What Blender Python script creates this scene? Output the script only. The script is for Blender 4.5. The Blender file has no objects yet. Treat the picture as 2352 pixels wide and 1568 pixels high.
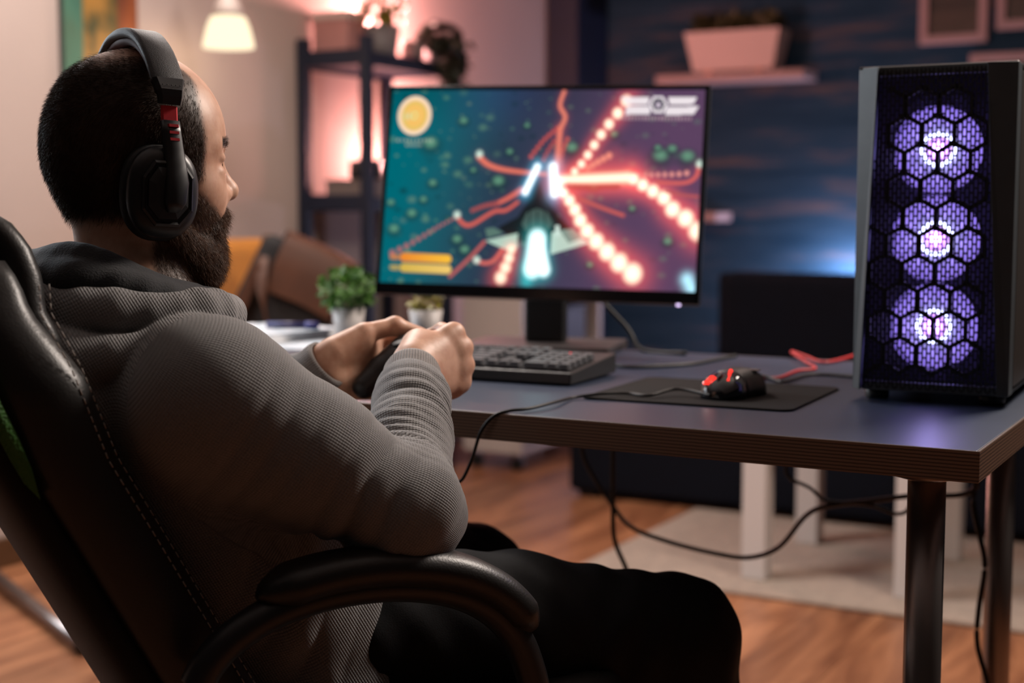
import bpy, bmesh, math, random
import numpy as np
from mathutils import Vector, Matrix

# ------------------------------------------------------------------ camera
SC = bpy.context.scene
COL = SC.collection
FPX, CX, CY = 3267.0, 1176.0, 784.0            # focal length and centre in pixels of the 2352x1568 frame
PITCH = math.atan(300.0 / FPX)
CAM = np.array([0.0, 0.0, 1.0])
cam_d = bpy.data.cameras.new('camera')
cam_d.sensor_width = 36.0
cam_d.lens = FPX / 2352.0 * 36.0
cam_d.clip_start = 0.05
cam_d.dof.use_dof = True
cam_d.dof.focus_distance = 1.47
cam_d.dof.aperture_fstop = 3.3
cam = bpy.data.objects.new('camera', cam_d)
cam.location = CAM.tolist()
cam.rotation_euler = (math.pi / 2 - PITCH, 0, 0)
COL.objects.link(cam)
SC.camera = cam
# ------------------------------------------------------------------ world and exposure
SC.view_settings.view_transform = 'Standard'
SC.view_settings.look = 'None'
SC.view_settings.gamma = 1.0
SC.view_settings.use_curve_mapping = False
SC.view_settings.exposure = 0.0
w = bpy.data.worlds.new('world'); SC.world = w
w.use_nodes = True
w.node_tree.nodes['Background'].inputs[0].default_value = (0.9, 0.78, 0.72, 1)
w.node_tree.nodes['Background'].inputs[1].default_value = 0.013
SC.cycles.use_denoising = True
SC.cycles.sample_clamp_indirect = 4.0

# directions of the room: U runs along the desk front edge, V into the room
A29 = math.radians(29.0)
U = np.array([math.cos(A29), -math.sin(A29), 0.0])
V = np.array([math.sin(A29), math.cos(A29), 0.0])
Z = np.array([0.0, 0.0, 1.0])
ROOM = np.array([-1.43, 3.95, 0.0])            # a point at the foot of the left wall
def R(a, b, z=0.0):                             # room coordinates: a = away from left wall, b = depth
    return ROOM + U * a + V * b + Z * z

def area(name, loc, target, size, power, color, sizey=None):
    l = bpy.data.lights.new(name, 'AREA'); l.energy = power; l.color = color; l.size = size
    if sizey: l.shape = 'RECTANGLE'; l.size_y = sizey
    o = bpy.data.objects.new(name, l); COL.objects.link(o); o.location = loc
    o.rotation_euler = (Vector(target) - Vector(loc)).to_track_quat('-Z', 'Y').to_euler()
    return o
# the ceiling lamp of the room, over the far side of the desk, and a window of weak daylight far left
area('ceiling_light', (-0.72, 3.55, 2.5), (-0.5, 2.9, 0.8), 0.7, 54.0, (1.0, 0.89, 0.82))
area('ceiling_light_desk', (1.35, 2.50, 2.15), (-0.2, 1.8, 0.9), 0.5, 52.0, (1.0, 0.87, 0.77))
area('ceiling_light_rear', (1.2, 4.3, 2.5), (1.0, 4.2, 0.0), 0.8, 6.0, (1.0, 0.78, 0.66))

area('window_light', R(.10, -1.05, 1.5), R(1.2, -1.25, 1.1), 0.9, 38.0, (0.84, 0.92, 1.0), 1.1)

# ------------------------------------------------------------------ helpers: pixels to points
_F = np.array([0, math.cos(PITCH), -math.sin(PITCH)]); _U = np.array([0, math.sin(PITCH), math.cos(PITCH)]); _R = np.array([1.0, 0, 0])
def ray(px, py): return (px - CX) / FPX * _R + (CY - py) / FPX * _U + _F
def pY(px, py, y):
    r = ray(px, py); return CAM + r * (y / r[1])
def pZ(px, py, z):
    r = ray(px, py); return CAM + r * ((z - CAM[2]) / r[2])
def pPlane(px, py, c, n):
    r = ray(px, py); return CAM + r * (np.dot(np.asarray(c) - CAM, n) / np.dot(r, n))
def pWall(px, py, off=0.0):                     # on the left wall
    return pPlane(px, py, ROOM + U * off, U)

# ------------------------------------------------------------------ helpers: objects
def mk(name, verts, faces, mat=None, parent=None, smooth=True, bevel=0.0, bseg=2, sub=0, kind=None, label=None):
    me = bpy.data.meshes.new(name)
    me.from_pydata([tuple(map(float, v)) for v in verts], [], [tuple(map(int, f)) for f in faces])
    me.update()
    return mo(name, me, mat, parent, smooth, bevel, bseg, sub, kind, label)
def mo(name, me, mat=None, parent=None, smooth=True, bevel=0.0, bseg=2, sub=0, kind=None, label=None):
    if mat is not None and len(me.materials) == 0: me.materials.append(mat)
    if smooth:
        me.polygons.foreach_set('use_smooth', np.ones(len(me.polygons), dtype=bool))
    o = bpy.data.objects.new(name, me); COL.objects.link(o)
    if parent is not None: o.parent = parent
    if bevel > 0:
        m = o.modifiers.new('bevel', 'BEVEL'); m.width = bevel; m.segments = bseg; m.limit_method = 'ANGLE'; m.angle_limit = math.radians(40)
        m.harden_normals = False
    if sub:
        m = o.modifiers.new('sub', 'SUBSURF'); m.levels = sub; m.render_levels = sub
    if kind: o['kind'] = kind
    if label: o['label'] = label
    return o
def np_mesh(name, v, q):
    v = np.asarray(v, dtype=np.float32); q = np.asarray(q, dtype=np.int32)
    me = bpy.data.meshes.new(name)
    me.vertices.add(len(v)); me.vertices.foreach_set('co', v.ravel())
    n = q.shape[1]
    me.loops.add(q.size); me.loops.foreach_set('vertex_index', q.ravel())
    me.polygons.add(len(q)); me.polygons.foreach_set('loop_start', np.arange(0, q.size, n, dtype=np.int32))
    me.polygons.foreach_set('loop_total', np.full(len(q), n, dtype=np.int32))
    me.update(calc_edges=True); me.validate()
    return me
def thing(name, label, cat, loc=(0, 0, 0), rotz=0.0, group=None):
    o = bpy.data.objects.new(name, None); COL.objects.link(o)
    o.empty_display_size = 0.05
    o.location = tuple(float(c) for c in loc); o.rotation_euler = (0, 0, rotz)
    return tag(o, label, cat, group)
def tag(o, label, cat, group=None):
    o['label'] = label; o['category'] = cat
    if group: o['group'] = group
    return o
def struct(o): o['kind'] = 'structure'; return o

class MB:
    """collects simple shapes into one mesh"""
    def __init__(s): s.v = []; s.f = []
    def add(s, v, f):
        b = len(s.v); s.v += [tuple(map(float, p)) for p in v]; s.f += [tuple(i + b for i in q) for q in f]; return s
    def box(s, c, d, rz=0.0, ax=None):
        c = np.asarray(c, float); h = np.asarray(d, float) / 2
        X, Y, Zz = ax if ax is not None else (np.array([math.cos(rz), math.sin(rz), 0]), np.array([-math.sin(rz), math.cos(rz), 0]), Z)
        pts = [c + X * (sx * h[0]) + Y * (sy * h[1]) + Zz * (sz * h[2]) for sz in (-1, 1) for sx, sy in ((-1, -1), (1, -1), (1, 1), (-1, 1))]
        return s.add(pts, [(3, 2, 1, 0), (4, 5, 6, 7), (0, 1, 5, 4), (1, 2, 6, 5), (2, 3, 7, 6), (3, 0, 4, 7)])
    def loft(s, rings, cap=True, closed=True):
        n = len(rings[0]); v = [p for r in rings for p in r]; f = []
        for i in range(len(rings) - 1):
            for j in range(n if closed else n - 1):
                k = (j + 1) % n
                f.append((i * n + j, i * n + k, (i + 1) * n + k, (i + 1) * n + j))
        if cap and closed:
            f.append(tuple(range(n - 1, -1, -1))); f.append(tuple(range((len(rings) - 1) * n, len(rings) * n)))
        return s.add(v, f)
    def tube(s, pts, r, n=10, flat=1.0, up=Z, cap=True, closed=False):
        pts = [np.asarray(p, float) for p in pts]; m = len(pts); rings = []
        rr = r if hasattr(r, '__len__') else [r] * m
        up = np.asarray(up, float)
        for i in range(m):
            if closed: t = pts[(i + 1) % m] - pts[i - 1]
            else: t = pts[min(i + 1, m - 1)] - pts[max(i - 1, 0)]
            t = t / (np.linalg.norm(t) + 1e-12)
            a = np.cross(t, up)
            if np.linalg.norm(a) < 1e-4: a = np.cross(t, np.array([1.0, 0.1, 0]))
            a /= np.linalg.norm(a); b = np.cross(a, t)
            rings.append([pts[i] + a * (rr[i] * math.cos(q)) + b * (rr[i] * flat * math.sin(q)) for q in np.linspace(0, 2 * math.pi, n, endpoint=False)])
        if closed: rings.append(rings[0]); cap = False
        return s.loft(rings, cap)
    def lathe(s, prof, n=24, c=(0, 0, 0), ax=None, cap=True):
        X, Y, Zz = ax if ax is not None else (np.array([1., 0, 0]), np.array([0, 1., 0]), Z)
        c = np.asarray(c, float)
        rings = [[c + X * (r * math.cos(q)) + Y * (r * math.sin(q)) + Zz * z for q in np.linspace(0, 2 * math.pi, n, endpoint=False)] for r, z in prof]
        return s.loft(rings, cap)
    def prism(s, poly, z0, z1):
        n = len(poly)
        return s.add([(x, y, z0) for x, y in poly] + [(x, y, z1) for x, y in poly],
                     [tuple(range(n - 1, -1, -1)), tuple(range(n, 2 * n))] + [(i, (i + 1) % n, n + (i + 1) % n, n + i) for i in range(n)])
    def build(s, name, mat, parent=None, origin=None, **k):
        v = s.v if origin is None else [tuple(np.asarray(p) - origin) for p in s.v]
        return mk(name, v, s.f, mat, parent, **k)

def spline(pts, n=8, closed=False):
    P = [np.asarray(p, float) for p in pts]; out = []; m = len(P)
    rng = range(m if closed else m - 1)
    for i in rng:
        if closed: p0, p1, p2, p3 = P[i - 1], P[i], P[(i + 1) % m], P[(i + 2) % m]
        else: p0, p1, p2, p3 = P[max(i - 1, 0)], P[i], P[i + 1], P[min(i + 2, m - 1)]
        for t in np.linspace(0, 1, n, endpoint=False):
            out.append(0.5 * ((2 * p1) + (-p0 + p2) * t + (2 * p0 - 5 * p1 + 4 * p2 - p3) * t * t + (-p0 + 3 * p1 - 3 * p2 + p3) * t ** 3))
    if not closed: out.append(P[-1])
    return out
def norm(a): a = np.asarray(a, float); return a / np.linalg.norm(a)

# ------------------------------------------------------------------ helpers: materials
def srgb(r, g, b):
    return tuple(((c / 255.0) / 12.92 if c / 255.0 <= 0.04045 else ((c / 255.0 + 0.055) / 1.055) ** 2.4) for c in (r, g, b))
def M(name, col, rough=0.5, metal=0.0, spec=0.5, noise=None, bump=None, coat=0.0, sheen=0.0, sss=0.0, emit=None, estr=0.0, col2=None, stretch=(1, 1, 1), transm=0.0, alpha=None):
    m = bpy.data.materials.new(name); m.use_nodes = True
    nt = m.node_tree; b = nt.nodes['Principled BSDF']; L = nt.links.new
    b.inputs['Base Color'].default_value = (*col, 1); b.inputs['Roughness'].default_value = rough
    b.inputs['Metallic'].default_value = metal; b.inputs['Specular IOR Level'].default_value = spec
    b.inputs['Coat Weight'].default_value = coat; b.inputs['Sheen Weight'].default_value = sheen
    b.inputs['Subsurface Weight'].default_value = sss; b.inputs['Subsurface Radius'].default_value = (0.012, 0.005, 0.003)
    b.inputs['Transmission Weight'].default_value = transm
    if emit is not None:
        b.inputs['Emission Color'].default_value = (*emit, 1); b.inputs['Emission Strength'].default_value = estr
    if noise or bump:
        tc = nt.nodes.new('ShaderNodeTexCoord'); mp = nt.nodes.new('ShaderNodeMapping')
        mp.inputs['Scale'].default_value = stretch; L(tc.outputs['Object'], mp.inputs['Vector'])
    if noise:
        n = nt.nodes.new('ShaderNodeTexNoise'); n.inputs['Scale'].default_value = noise[0]; n.inputs['Detail'].default_value = 6
        L(mp.outputs[0], n.inputs['Vector'])
        rp = nt.nodes.new('ShaderNodeValToRGB'); rp.color_ramp.elements[0].position = 0.32; rp.color_ramp.elements[1].position = 0.68
        c2 = col2 if col2 else tuple(c * (1 - noise[1]) for c in col)
        rp.color_ramp.elements[0].color = (*c2, 1); rp.color_ramp.elements[1].color = (*col, 1)
        L(n.outputs[0], rp.inputs[0]); L(rp.outputs[0], b.inputs['Base Color'])
    if bump:
        n2 = nt.nodes.new('ShaderNodeTexNoise' if bump[0] == 'n' else 'ShaderNodeTexVoronoi'); n2.inputs['Scale'].default_value = bump[1]
        L(mp.outputs[0], n2.inputs['Vector'])
        bp = nt.nodes.new('ShaderNodeBump'); bp.inputs['Strength'].default_value = bump[2]; bp.inputs['Distance'].default_value = bump[3] if len(bump) > 3 else 0.002
        L(n2.outputs[0], bp.inputs['Height']); L(bp.outputs[0], b.inputs['Normal'])
    return m
def E(name, col, strength):
    m = bpy.data.materials.new(name); m.use_nodes = True; nt = m.node_tree
    nt.nodes.remove(nt.nodes['Principled BSDF'])
    e = nt.nodes.new('ShaderNodeEmission'); e.inputs[0].default_value = (*col, 1); e.inputs[1].default_value = strength
    nt.links.new(e.outputs[0], nt.nodes['Material Output'].inputs[0]); return m
random.seed(7); rng = np.random.default_rng(11)

# ------------------------------------------------------------------ the room
mat_wall = M('plaster_beige', (0.46, 0.370, 0.335), 0.85, noise=(3.0, 0.05), bump=('n', 160, 0.08))
mat_ceil = M('plaster_white', (0.7, 0.66, 0.62), 0.9, noise=(2, .03))
def blue_wall_mat():
    m = bpy.data.materials.new('blue_brushed_boards'); m.use_nodes = True; nt = m.node_tree; L = nt.links.new
    b = nt.nodes['Principled BSDF']; b.inputs['Roughness'].default_value = 0.75; b.inputs['Specular IOR Level'].default_value = 0.15
    tc = nt.nodes.new('ShaderNodeTexCoord'); mp = nt.nodes.new('ShaderNodeMapping'); mp.inputs['Scale'].default_value = (0.9, 0.9, 9)
    n = nt.nodes.new('ShaderNodeTexNoise'); n.inputs['Scale'].default_value = 1.3; n.inputs['Detail'].default_value = 8; n.inputs['Roughness'].default_value = 0.62
    L(tc.outputs['Object'], mp.inputs[0]); L(mp.outputs[0], n.inputs['Vector'])
    r = nt.nodes.new('ShaderNodeValToRGB'); e = r.color_ramp.elements
    e[0].position = 0.36; e[0].color = (0.005, 0.027, 0.052, 1); e[1].position = 0.72; e[1].color = (0.12, 0.082, 0.068, 1)
    x = r.color_ramp.elements.new(0.52); x.color = (0.014, 0.043, 0.074, 1)
    L(n.outputs[0], r.inputs[0]); L(r.outputs[0], b.inputs['Base Color'])
    return m
mat_blue = blue_wall_mat()
mat_navy = M('navy_paint', (0.002, 0.007, 0.026), 0.6, noise=(8, .2))
mat_base = M('brown_baseboard', (0.10, 0.045, 0.018), 0.5, noise=(6, .35), stretch=(1, 8, 8))
ROT = -A29
def room_box(name, a0, a1, b0, b1, z0, z1, mat, parent=None, **k):
    c = R((a0 + a1) / 2, (b0 + b1) / 2, 0)
    o = MB().box((0, 0, (z1 - z0) / 2), (a1 - a0, b1 - b0, z1 - z0)).build(name, mat, parent, smooth=False, **k)
    o.location = (c[0], c[1], z0); o.rotation_euler = (0, 0, ROT)
    return o
BW = 3.62                                       # depth of the blue wall
struct(room_box('wall_left', -0.12, 0.0, -3.2, BW, 0, 2.6, mat_wall))
struct(room_box('wall_back', -0.12, 5.0, BW, BW + 0.12, 0, 2.6, mat_blue))
struct(room_box('ceiling', -0.12, 5.0, -3.2, BW + 0.12, 2.6, 2.7, mat_ceil))
struct(room_box('trim_1', 0.0, 0.16, BW - 0.33, BW, 0, 2.6, mat_navy, bevel=0.006))
win = struct(room_box('window_1', 0.0, .012, -1.55, -.55, .90, 2.10, E('window_daylight', (.80, .90, 1.0), 1.2)))
for c_, d_ in (((.015, 0, .03), (.05, 1.06, .06)), ((.015, 0, 1.17), (.05, 1.06, .06)), ((.015, -.50, .60), (.05, .06, 1.08)), ((.015, .50, .60), (.05, .06, 1.08)), ((.012, 0, .60), (.03, .04, 1.08))):
    MB().box(c_, d_).build('window_frame', mat_ceil, win, smooth=False, bevel=.003)
struct(room_box('baseboard_left', 0.0, 0.018, -3.2, BW - 0.33, 0, 0.085, mat_base, bevel=0.004))

def wood_mat():
    m = bpy.data.materials.new('laminate_wood'); m.use_nodes = True; nt = m.node_tree; L = nt.links.new
    b = nt.nodes['Principled BSDF']; b.inputs['Roughness'].default_value = 0.36
    tc = nt.nodes.new('ShaderNodeTexCoord'); oi = nt.nodes.new('ShaderNodeObjectInfo')
    off = nt.nodes.new('ShaderNodeVectorMath'); off.operation = 'MULTIPLY_ADD'
    off.inputs[1].default_value = (1, 1, 1)
    sc = nt.nodes.new('ShaderNodeVectorMath'); sc.operation = 'SCALE'; sc.inputs[3].default_value = 37.0
    cb = nt.nodes.new('ShaderNodeCombineXYZ')
    L(oi.outputs['Random'], cb.inputs[0]); L(oi.outputs['Random'], cb.inputs[1]); L(cb.outputs[0], sc.inputs[0])
    L(tc.outputs['Object'], off.inputs[0]); L(sc.outputs[0], off.inputs[2])
    mp = nt.nodes.new('ShaderNodeMapping'); mp.inputs['Scale'].default_value = (11, 1.6, 4); L(off.outputs[0], mp.inputs[0])
    n = nt.nodes.new('ShaderNodeTexNoise'); n.inputs['Scale'].default_value = 1.1; n.inputs['Detail'].default_value = 7; n.inputs['Distortion'].default_value = 0.9
    L(mp.outputs[0], n.inputs['Vector'])
    r = nt.nodes.new('ShaderNodeValToRGB'); e = r.color_ramp.elements
    e[0].position = 0.30; e[0].color = (0.145, 0.048, 0.021, 1); e[1].position = 0.72; e[1].color = (0.45, 0.195, 0.092, 1)
    L(n.outputs[0], r.inputs[0])
    hs = nt.nodes.new('ShaderNodeHueSaturation'); mr = nt.nodes.new('ShaderNodeMapRange'); mr.inputs[3].default_value = 0.78; mr.inputs[4].default_value = 1.18
    L(oi.outputs['Random'], mr.inputs[0]); L(mr.outputs[0], hs.inputs['Value']); L(r.outputs[0], hs.inputs['Color']); L(hs.outputs[0], b.inputs['Base Color'])
    return m
mat_wood = wood_mat()
floor = struct(room_box('floor', -0.12, 5.0, -4.2, BW + 0.1, -0.06, -0.008, M('subfloor', (0.05, 0.025, 0.015), 0.8)))
pw, pl = 0.192, 1.285
pm = None
for i in range(24):
    for j in range(8):
        b0 = -4.2 + j * pl - (i * 0.43 % 1.0) * pl
        if b0 > BW - .05 or b0 + pl < -4.1: continue
        if pm is None:
            o = MB().box((0, 0, 0.004), (pw - 0.0015, pl - 0.0015, 0.008)).build('plank', mat_wood, None, smooth=False, bevel=0.0007, bseg=1); pm = o.data
        else:
            o = bpy.data.objects.new('plank', pm); COL.objects.link(o)
        o.parent = floor; o.matrix_parent_inverse = Matrix.Identity(4)
        cc = R(-0.0 + (i + .5) * pw, b0 + pl / 2) - np.array(floor.location)
        loc = Matrix.Rotation(-ROT, 4, 'Z') @ Vector(cc)
        o.location = (loc.x, loc.y, 0.052)

# rug behind the desk
rug_c = pZ(1310, 1315, 0)
mat_rug = M('rug_wool', (0.37, 0.275, 0.21), 0.95, noise=(30, .25), bump=('n', 400, 0.6, 0.004), sheen=.3)
o = tag(MB().box((0.95, 0.465, 0.006), (1.9, .93, 0.012)).build('rug', mat_rug, smooth=False, bevel=0.005), 'beige woven rug lying under the white side table', 'rug')
o.location = (rug_c[0], rug_c[1], 0); o.rotation_euler = (0, 0, ROT)

# ------------------------------------------------------------------ the desk
DC = pZ(2250, 1037, 0.75)                       # front right corner of the desk top
def D(a, b, z=0.75): return np.array([DC[0], DC[1], 0]) + U * a + V * b + Z * z
mat_desk = M('desk_laminate', (0.022, 0.033, 0.062), 0.36, noise=(5, .12), bump=('n', 300, 0.03))
def edge_mat():
    m = bpy.data.materials.new('desk_edge_layers'); m.use_nodes = True; nt = m.node_tree; L = nt.links.new
    b = nt.nodes['Principled BSDF']; b.inputs['Roughness'].default_value = 0.5
    tc = nt.nodes.new('ShaderNodeTexCoord'); wv = nt.nodes.new('ShaderNodeTexWave'); wv.bands_direction = 'Z'
    wv.inputs['Scale'].default_value = 80; wv.inputs['Distortion'].default_value = 0.6; wv.inputs['Detail'].default_value = 2
    L(tc.outputs['Object'], wv.inputs[0])
    r = nt.nodes.new('ShaderNodeValToRGB'); e = r.color_ramp.elements
    e[0].position = 0.12; e[0].color = (0.07, 0.036, 0.022, 1); e[1].position = 0.6; e[1].color = (0.20, 0.115, 0.072, 1)
    L(wv.outputs[0], r.inputs[0]); L(r.outputs[0], b.inputs['Base Color']); return m
mat_edge = edge_mat()
mat_leg = M('brushed_steel', (0.30, 0.26, 0.25), 0.32, 0.9, noise=(3, .1))
desk = thing('desk', 'long blue-grey desk with layered brown edge and round steel legs', 'desk', (DC[0], DC[1], 0), ROT)
MB().box((-0.9, 0.4115, 0.7345), (1.794, 0.817, 0.031)).build('tabletop', mat_desk, desk, smooth=False, bevel=0.001)
for nm, c, d in (('edge_band', (-0.9, 0.0015, 0.733), (1.80, 0.003, 0.034)), ('edge_band', (-0.9, 0.8215, 0.733), (1.80, 0.003, 0.034)),
                 ('edge_band', (-0.0015, 0.4115, 0.733), (0.003, 0.817, 0.034)), ('edge_band', (-1.7985, 0.4115, 0.733), (0.003, 0.817, 0.034))):
    MB().box(c, d).build(nm, mat_edge, desk, smooth=False, bevel=0.0006, bseg=1)
for a, b in ((-0.072, 0.085), (-0.104, 0.735), (-1.72, 0.085), (-1.72, 0.735)):
    lg = MB().lathe([(0.021, 0.012), (0.021, 0.7)], 28, (a, b, 0)).build('leg', mat_leg, desk)
    MB().lathe([(0.021, 0.7), (0.042, 0.706), (0.042, 0.718)], 28, (a, b, 0)).build('mounting_plate', mat_leg, lg)
    MB().lathe([(0.016, 0.0), (0.024, 0.003), (0.024, 0.014), (0.018, 0.016)], 20, (a, b, 0)).build('foot', M('foot_plastic', (.02, .02, .02), .5), lg)

# ------------------------------------------------------------------ the monitor with its picture
mat_black = M('black_plastic', (0.012, 0.012, 0.013), 0.42, noise=(20, .1))
mat_blackg = M('black_gloss', (0.01, 0.01, 0.012), 0.18)
MW, MH = 0.578, 0.378
mon_bot = pY(1197, 686, 2.475)
mon = thing('monitor', 'wide black monitor showing a space game, on the desk', 'monitor', tuple(mon_bot + V * 0.08 - Z * (mon_bot[2] - 0.75)), math.radians(-14))
mb_z = mon_bot[2] - 0.75
TILT = math.radians(10.5); ROLL = math.radians(1.1)
def mon_pt(x, z, y=0.0):                        # panel coordinates (x from centre, z from bottom edge) to monitor local
    return np.array([0, -.08, mb_z]) + AXM[0] * x + AXM[1] * y + AXM[2] * z
_y = np.array([0, math.cos(TILT), -math.sin(TILT)]); _x = norm([math.cos(ROLL), 0, -math.sin(ROLL)]); _x = norm(_x - _y * (_x @ _y)); AXM = (_x, _y, np.cross(_x, _y))
MB().box(mon_pt(0, MH / 2, 0.012), (MW, 0.02, MH), ax=AXM).build('housing', mat_black, mon, smooth=False, bevel=0.003)
MB().box(mon_pt(0, MH * .42, 0.035), (MW * .5, 0.03, MH * .55), ax=AXM).build('rear_cover', mat_black, mon, smooth=False, bevel=0.012, bseg=3)
for nm, x, z, dx, dz in (('bezel', 0, MH - .004, MW, .008), ('bezel', 0, .0105, MW, .021), ('bezel', -MW / 2 + .004, MH / 2, .008, MH), ('bezel', MW / 2 - .004, MH / 2, .008, MH)):
    MB().box(mon_pt(x, z, -0.0005), (dx, 0.005, dz), ax=AXM).build(nm, mat_blackg, mon, smooth=False, bevel=0.0008, bseg=1)
MB().box((0.0, 0.03, mb_z / 2 + 0.061), (0.075, 0.035, mb_z + 0.10)).build('stand_neck', mat_black, mon, smooth=False, bevel=0.008, bseg=3)
MB().box((0.0, 0.02, 0.007), (0.27, 0.2, 0.014)).build('stand_base', M('stand_base_metal', (0.06, 0.05, 0.05), .35, .3), mon, smooth=False, bevel=0.004)
MB().box(mon_pt(MW / 2 - .035, -0.001, 0.002), (0.006, 0.006, 0.004), ax=AXM).build('power_light', E('power_led', (0.8, 0.62, 1.0), 2.2), mon, smooth=False)

def paint_screen():
    W, H = 512, 288
    src = np.array([(140, 100), (2235, 65), (2165, 1475), (60, 1385)], float)   # where the picture's corners lie in a close look
    dst = np.array([(0, 0), (1, 0), (1, 1), (0, 1)], float)
    A = []; bb = []
    for (x, y), (p, q) in zip(src, dst):
        A += [[x, y, 1, 0, 0, 0, -p * x, -p * y], [0, 0, 0, x, y, 1, -q * x, -q * y]]; bb += [p, q]
    h = np.linalg.solve(np.array(A), np.array(bb))
    def T(pts):
        o = []
        for x, y in pts:
            d = h[6] * x + h[7] * y + 1
            o.append(((h[0] * x + h[1] * y + h[2]) / d * W, (h[3] * x + h[4] * y + h[5]) / d * H))
        return o
    s = W / 2100.0
    yy, xx = np.mgrid[0:H, 0:W] + 0.5
    fx = xx / W; fy = yy / H
    C = lambda r, g, b: np.array(srgb(r, g, b))
    sm = lambda e0, e1, x: (lambda t: t * t * (3 - 2 * t))(np.clip((x - e0) / (e1 - e0), 0, 1))
    teal, slate, purp = C(0, 104, 116), C(44, 58, 78), C(92, 66, 96)
    t1 = sm(0.0, 0.42, fx + 0.10 * (fy - .5))[..., None]; t2 = sm(0.36, 0.95, fx + 0.05 * fy)[..., None]
    img = teal * (1 - t1) + slate * t1; img = img * (1 - t2) + purp * t2
    img = img * (1 - 0.25 * sm(0.25, 0.0, fy)[..., None] * (1 - t2)) + C(50, 70, 130) * (0.25 * sm(0.3, 0, fy) * sm(.1, .35, fx) * sm(.6, .3, fx))[..., None]
    def over(mask, col): 
        nonlocal img; img = img * (1 - mask[..., None]) + np.asarray(col) * mask[..., None]
    def addc(mask, col):
        nonlocal img; img = img + np.asarray(col) * mask[..., None]
    def segd(a, b):
        ax, ay = a; bx, by = b; dx, dy = bx - ax, by - ay
        t = np.clip(((xx - ax) * dx + (yy - ay) * dy) / (dx * dx + dy * dy + 1e-9), 0, 1)
        return np.hypot(xx - ax - t * dx, yy - ay - t * dy), t
    def poly(pts):
        P = T(pts); ins = np.zeros((H, W), bool); j = len(P) - 1
        for i in range(len(P)):
            (xi, yi), (xj, yj) = P[i], P[j]
            if yi != yj: ins ^= ((yi > yy) != (yj > yy)) & (xx < (xj - xi) * (yy - yi) / (yj - yi) + xi)
            j = i
        return ins.astype(float)
    # drifting rocks and dust
    r2 = np.random.default_rng(5)
    for k in range(300):
        cx_, cy_ = r2.random() * W, r2.random() * H
        rr = (4 + 18 * r2.random() ** 2) * s
        d = np.hypot((xx - cx_) / 1.5, yy - cy_)
        left = 1 - cx_ / W
        over(np.clip(1.3 - d / rr, 0, 1) * (0.18 + 0.5 * r2.random() * left), C(90 + 40 * r2.random(), 150, 120) if r2.random() > .25 else C(14, 46, 52))
    for x, y, rr in ((600, 310, 34), (830, 720, 50), (265, 935, 40), (1925, 545, 62), (2110, 548, 56), (2005, 490, 36), (1905, 480, 26), (385, 470, 60), (340, 840, 30), (665, 640, 24), (150, 1040, 44), (610, 1180, 40), (1020, 335, 24), (905, 515, 28), (1470, 745, 34), (1730, 900, 26), (1605, 390, 30), (1445, 1285, 26), (1320, 490, 48), (560, 1110, 40), (400, 730, 34), (130, 860, 30), (1975, 1130, 34)):
        (px, py), = T([(x, y)]); d = np.hypot((xx - px) / 1.35, yy - py)
        over(np.clip(1.5 - d / (rr * s * .9), 0, 1) * .6, C(28, 56, 56)); d2 = np.hypot((xx - px) / 1.35, yy - py + rr * s * .3)
        over(np.clip(1.35 - d2 / (rr * s * .55), 0, 1) * .6, C(120, 180, 145))
    # the ship
    over(poly([(1090, 690), (1150, 830), (1240, 950), (1320, 1030), (1230, 1110), (1090, 1130), (930, 1110), (830, 1020), (960, 950), (1040, 830)]) * .96, C(26, 30, 32))
    over(poly([(985, 1000), (1020, 920), (1090, 890), (1160, 920), (1200, 1000), (1150, 1050), (1020, 1050)]) * .8, C(78, 98, 92))
    for q in (1040, 1090, 1140): over(np.clip(1.4 - segd(*T([(q, 910), (q, 1040)]))[0] / (6 * s), 0, 1) * .8, C(30, 36, 36))
    over(poly([(745, 1110), (960, 1060), (960, 1160), (900, 1180)]), C(176, 206, 190)); over(poly([(1190, 1050), (1300, 1040), (1440, 1130), (1180, 1205)]), C(190, 212, 198))
    over(poly([(745, 1030), (800, 1020), (870, 1060), (760, 1090)]), C(90, 120, 110)); over(poly([(1210, 1010), (1240, 1010), (1240, 1080), (1215, 1085)]), C(210, 230, 220))
    over(poly([(1240, 1040), (1330, 1030), (1400, 1090), (1300, 1130)]), C(120, 150, 140))
    # the fire trails: soft glow, coloured body, dots along the trail
    RED, HOT, PINK = C(255, 88, 62), np.array([1.9, 1.35, 1.0]), C(255, 150, 125)
    def trail(pts, w0, w1, col, glow=0.0, dots=None, hot=0.0, al=1.0):
        P = T([tuple(p) for p in spline([np.array([a, b, 0.]) [:2] for a, b in pts], 7)])
        best = np.full((H, W), 1e9); bw = np.full((H, W), 1.0)
        n = len(P) - 1
        for i in range(n):
            d, t = segd(P[i], P[i + 1]); ww = (w0 + (w1 - w0) * (i + t) / n) * s
            m = d / ww < best / bw; best = np.where(m, d, best); bw = np.where(m, ww, bw)
        q = best / bw
        if glow: addc(np.exp(-(q / 2.6) ** 2) * glow, RED)
        L = 0.0
        if dots:
            acc = 0.0; nxt = 0.0
            for i in range(n):
                a, b = np.array(P[i]), np.array(P[i + 1]); l = np.hypot(*(b - a))
                while nxt <= acc + l:
                    c = a + (b - a) * ((nxt - acc) / max(l, 1e-6)); f = (i + (nxt - acc) / max(l, 1e-6)) / n
                    ww = (w0 + (w1 - w0) * f) * s; d = np.hypot(xx - c[0], yy - c[1]) / ww
                    if hot: addc(np.exp(-(d / 2.2) ** 2) * .35, RED)
                    over(np.clip(1.6 - d, 0, 1) * al, col if not hot else HOT * hot)
                    nxt += dots * ww
                acc += l
        else:
            over(np.clip(1.5 - q, 0, 1) * al, col)
            if hot: over(np.clip(1.0 - q * .95, 0, 1) * min(1, hot), HOT * hot)
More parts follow.
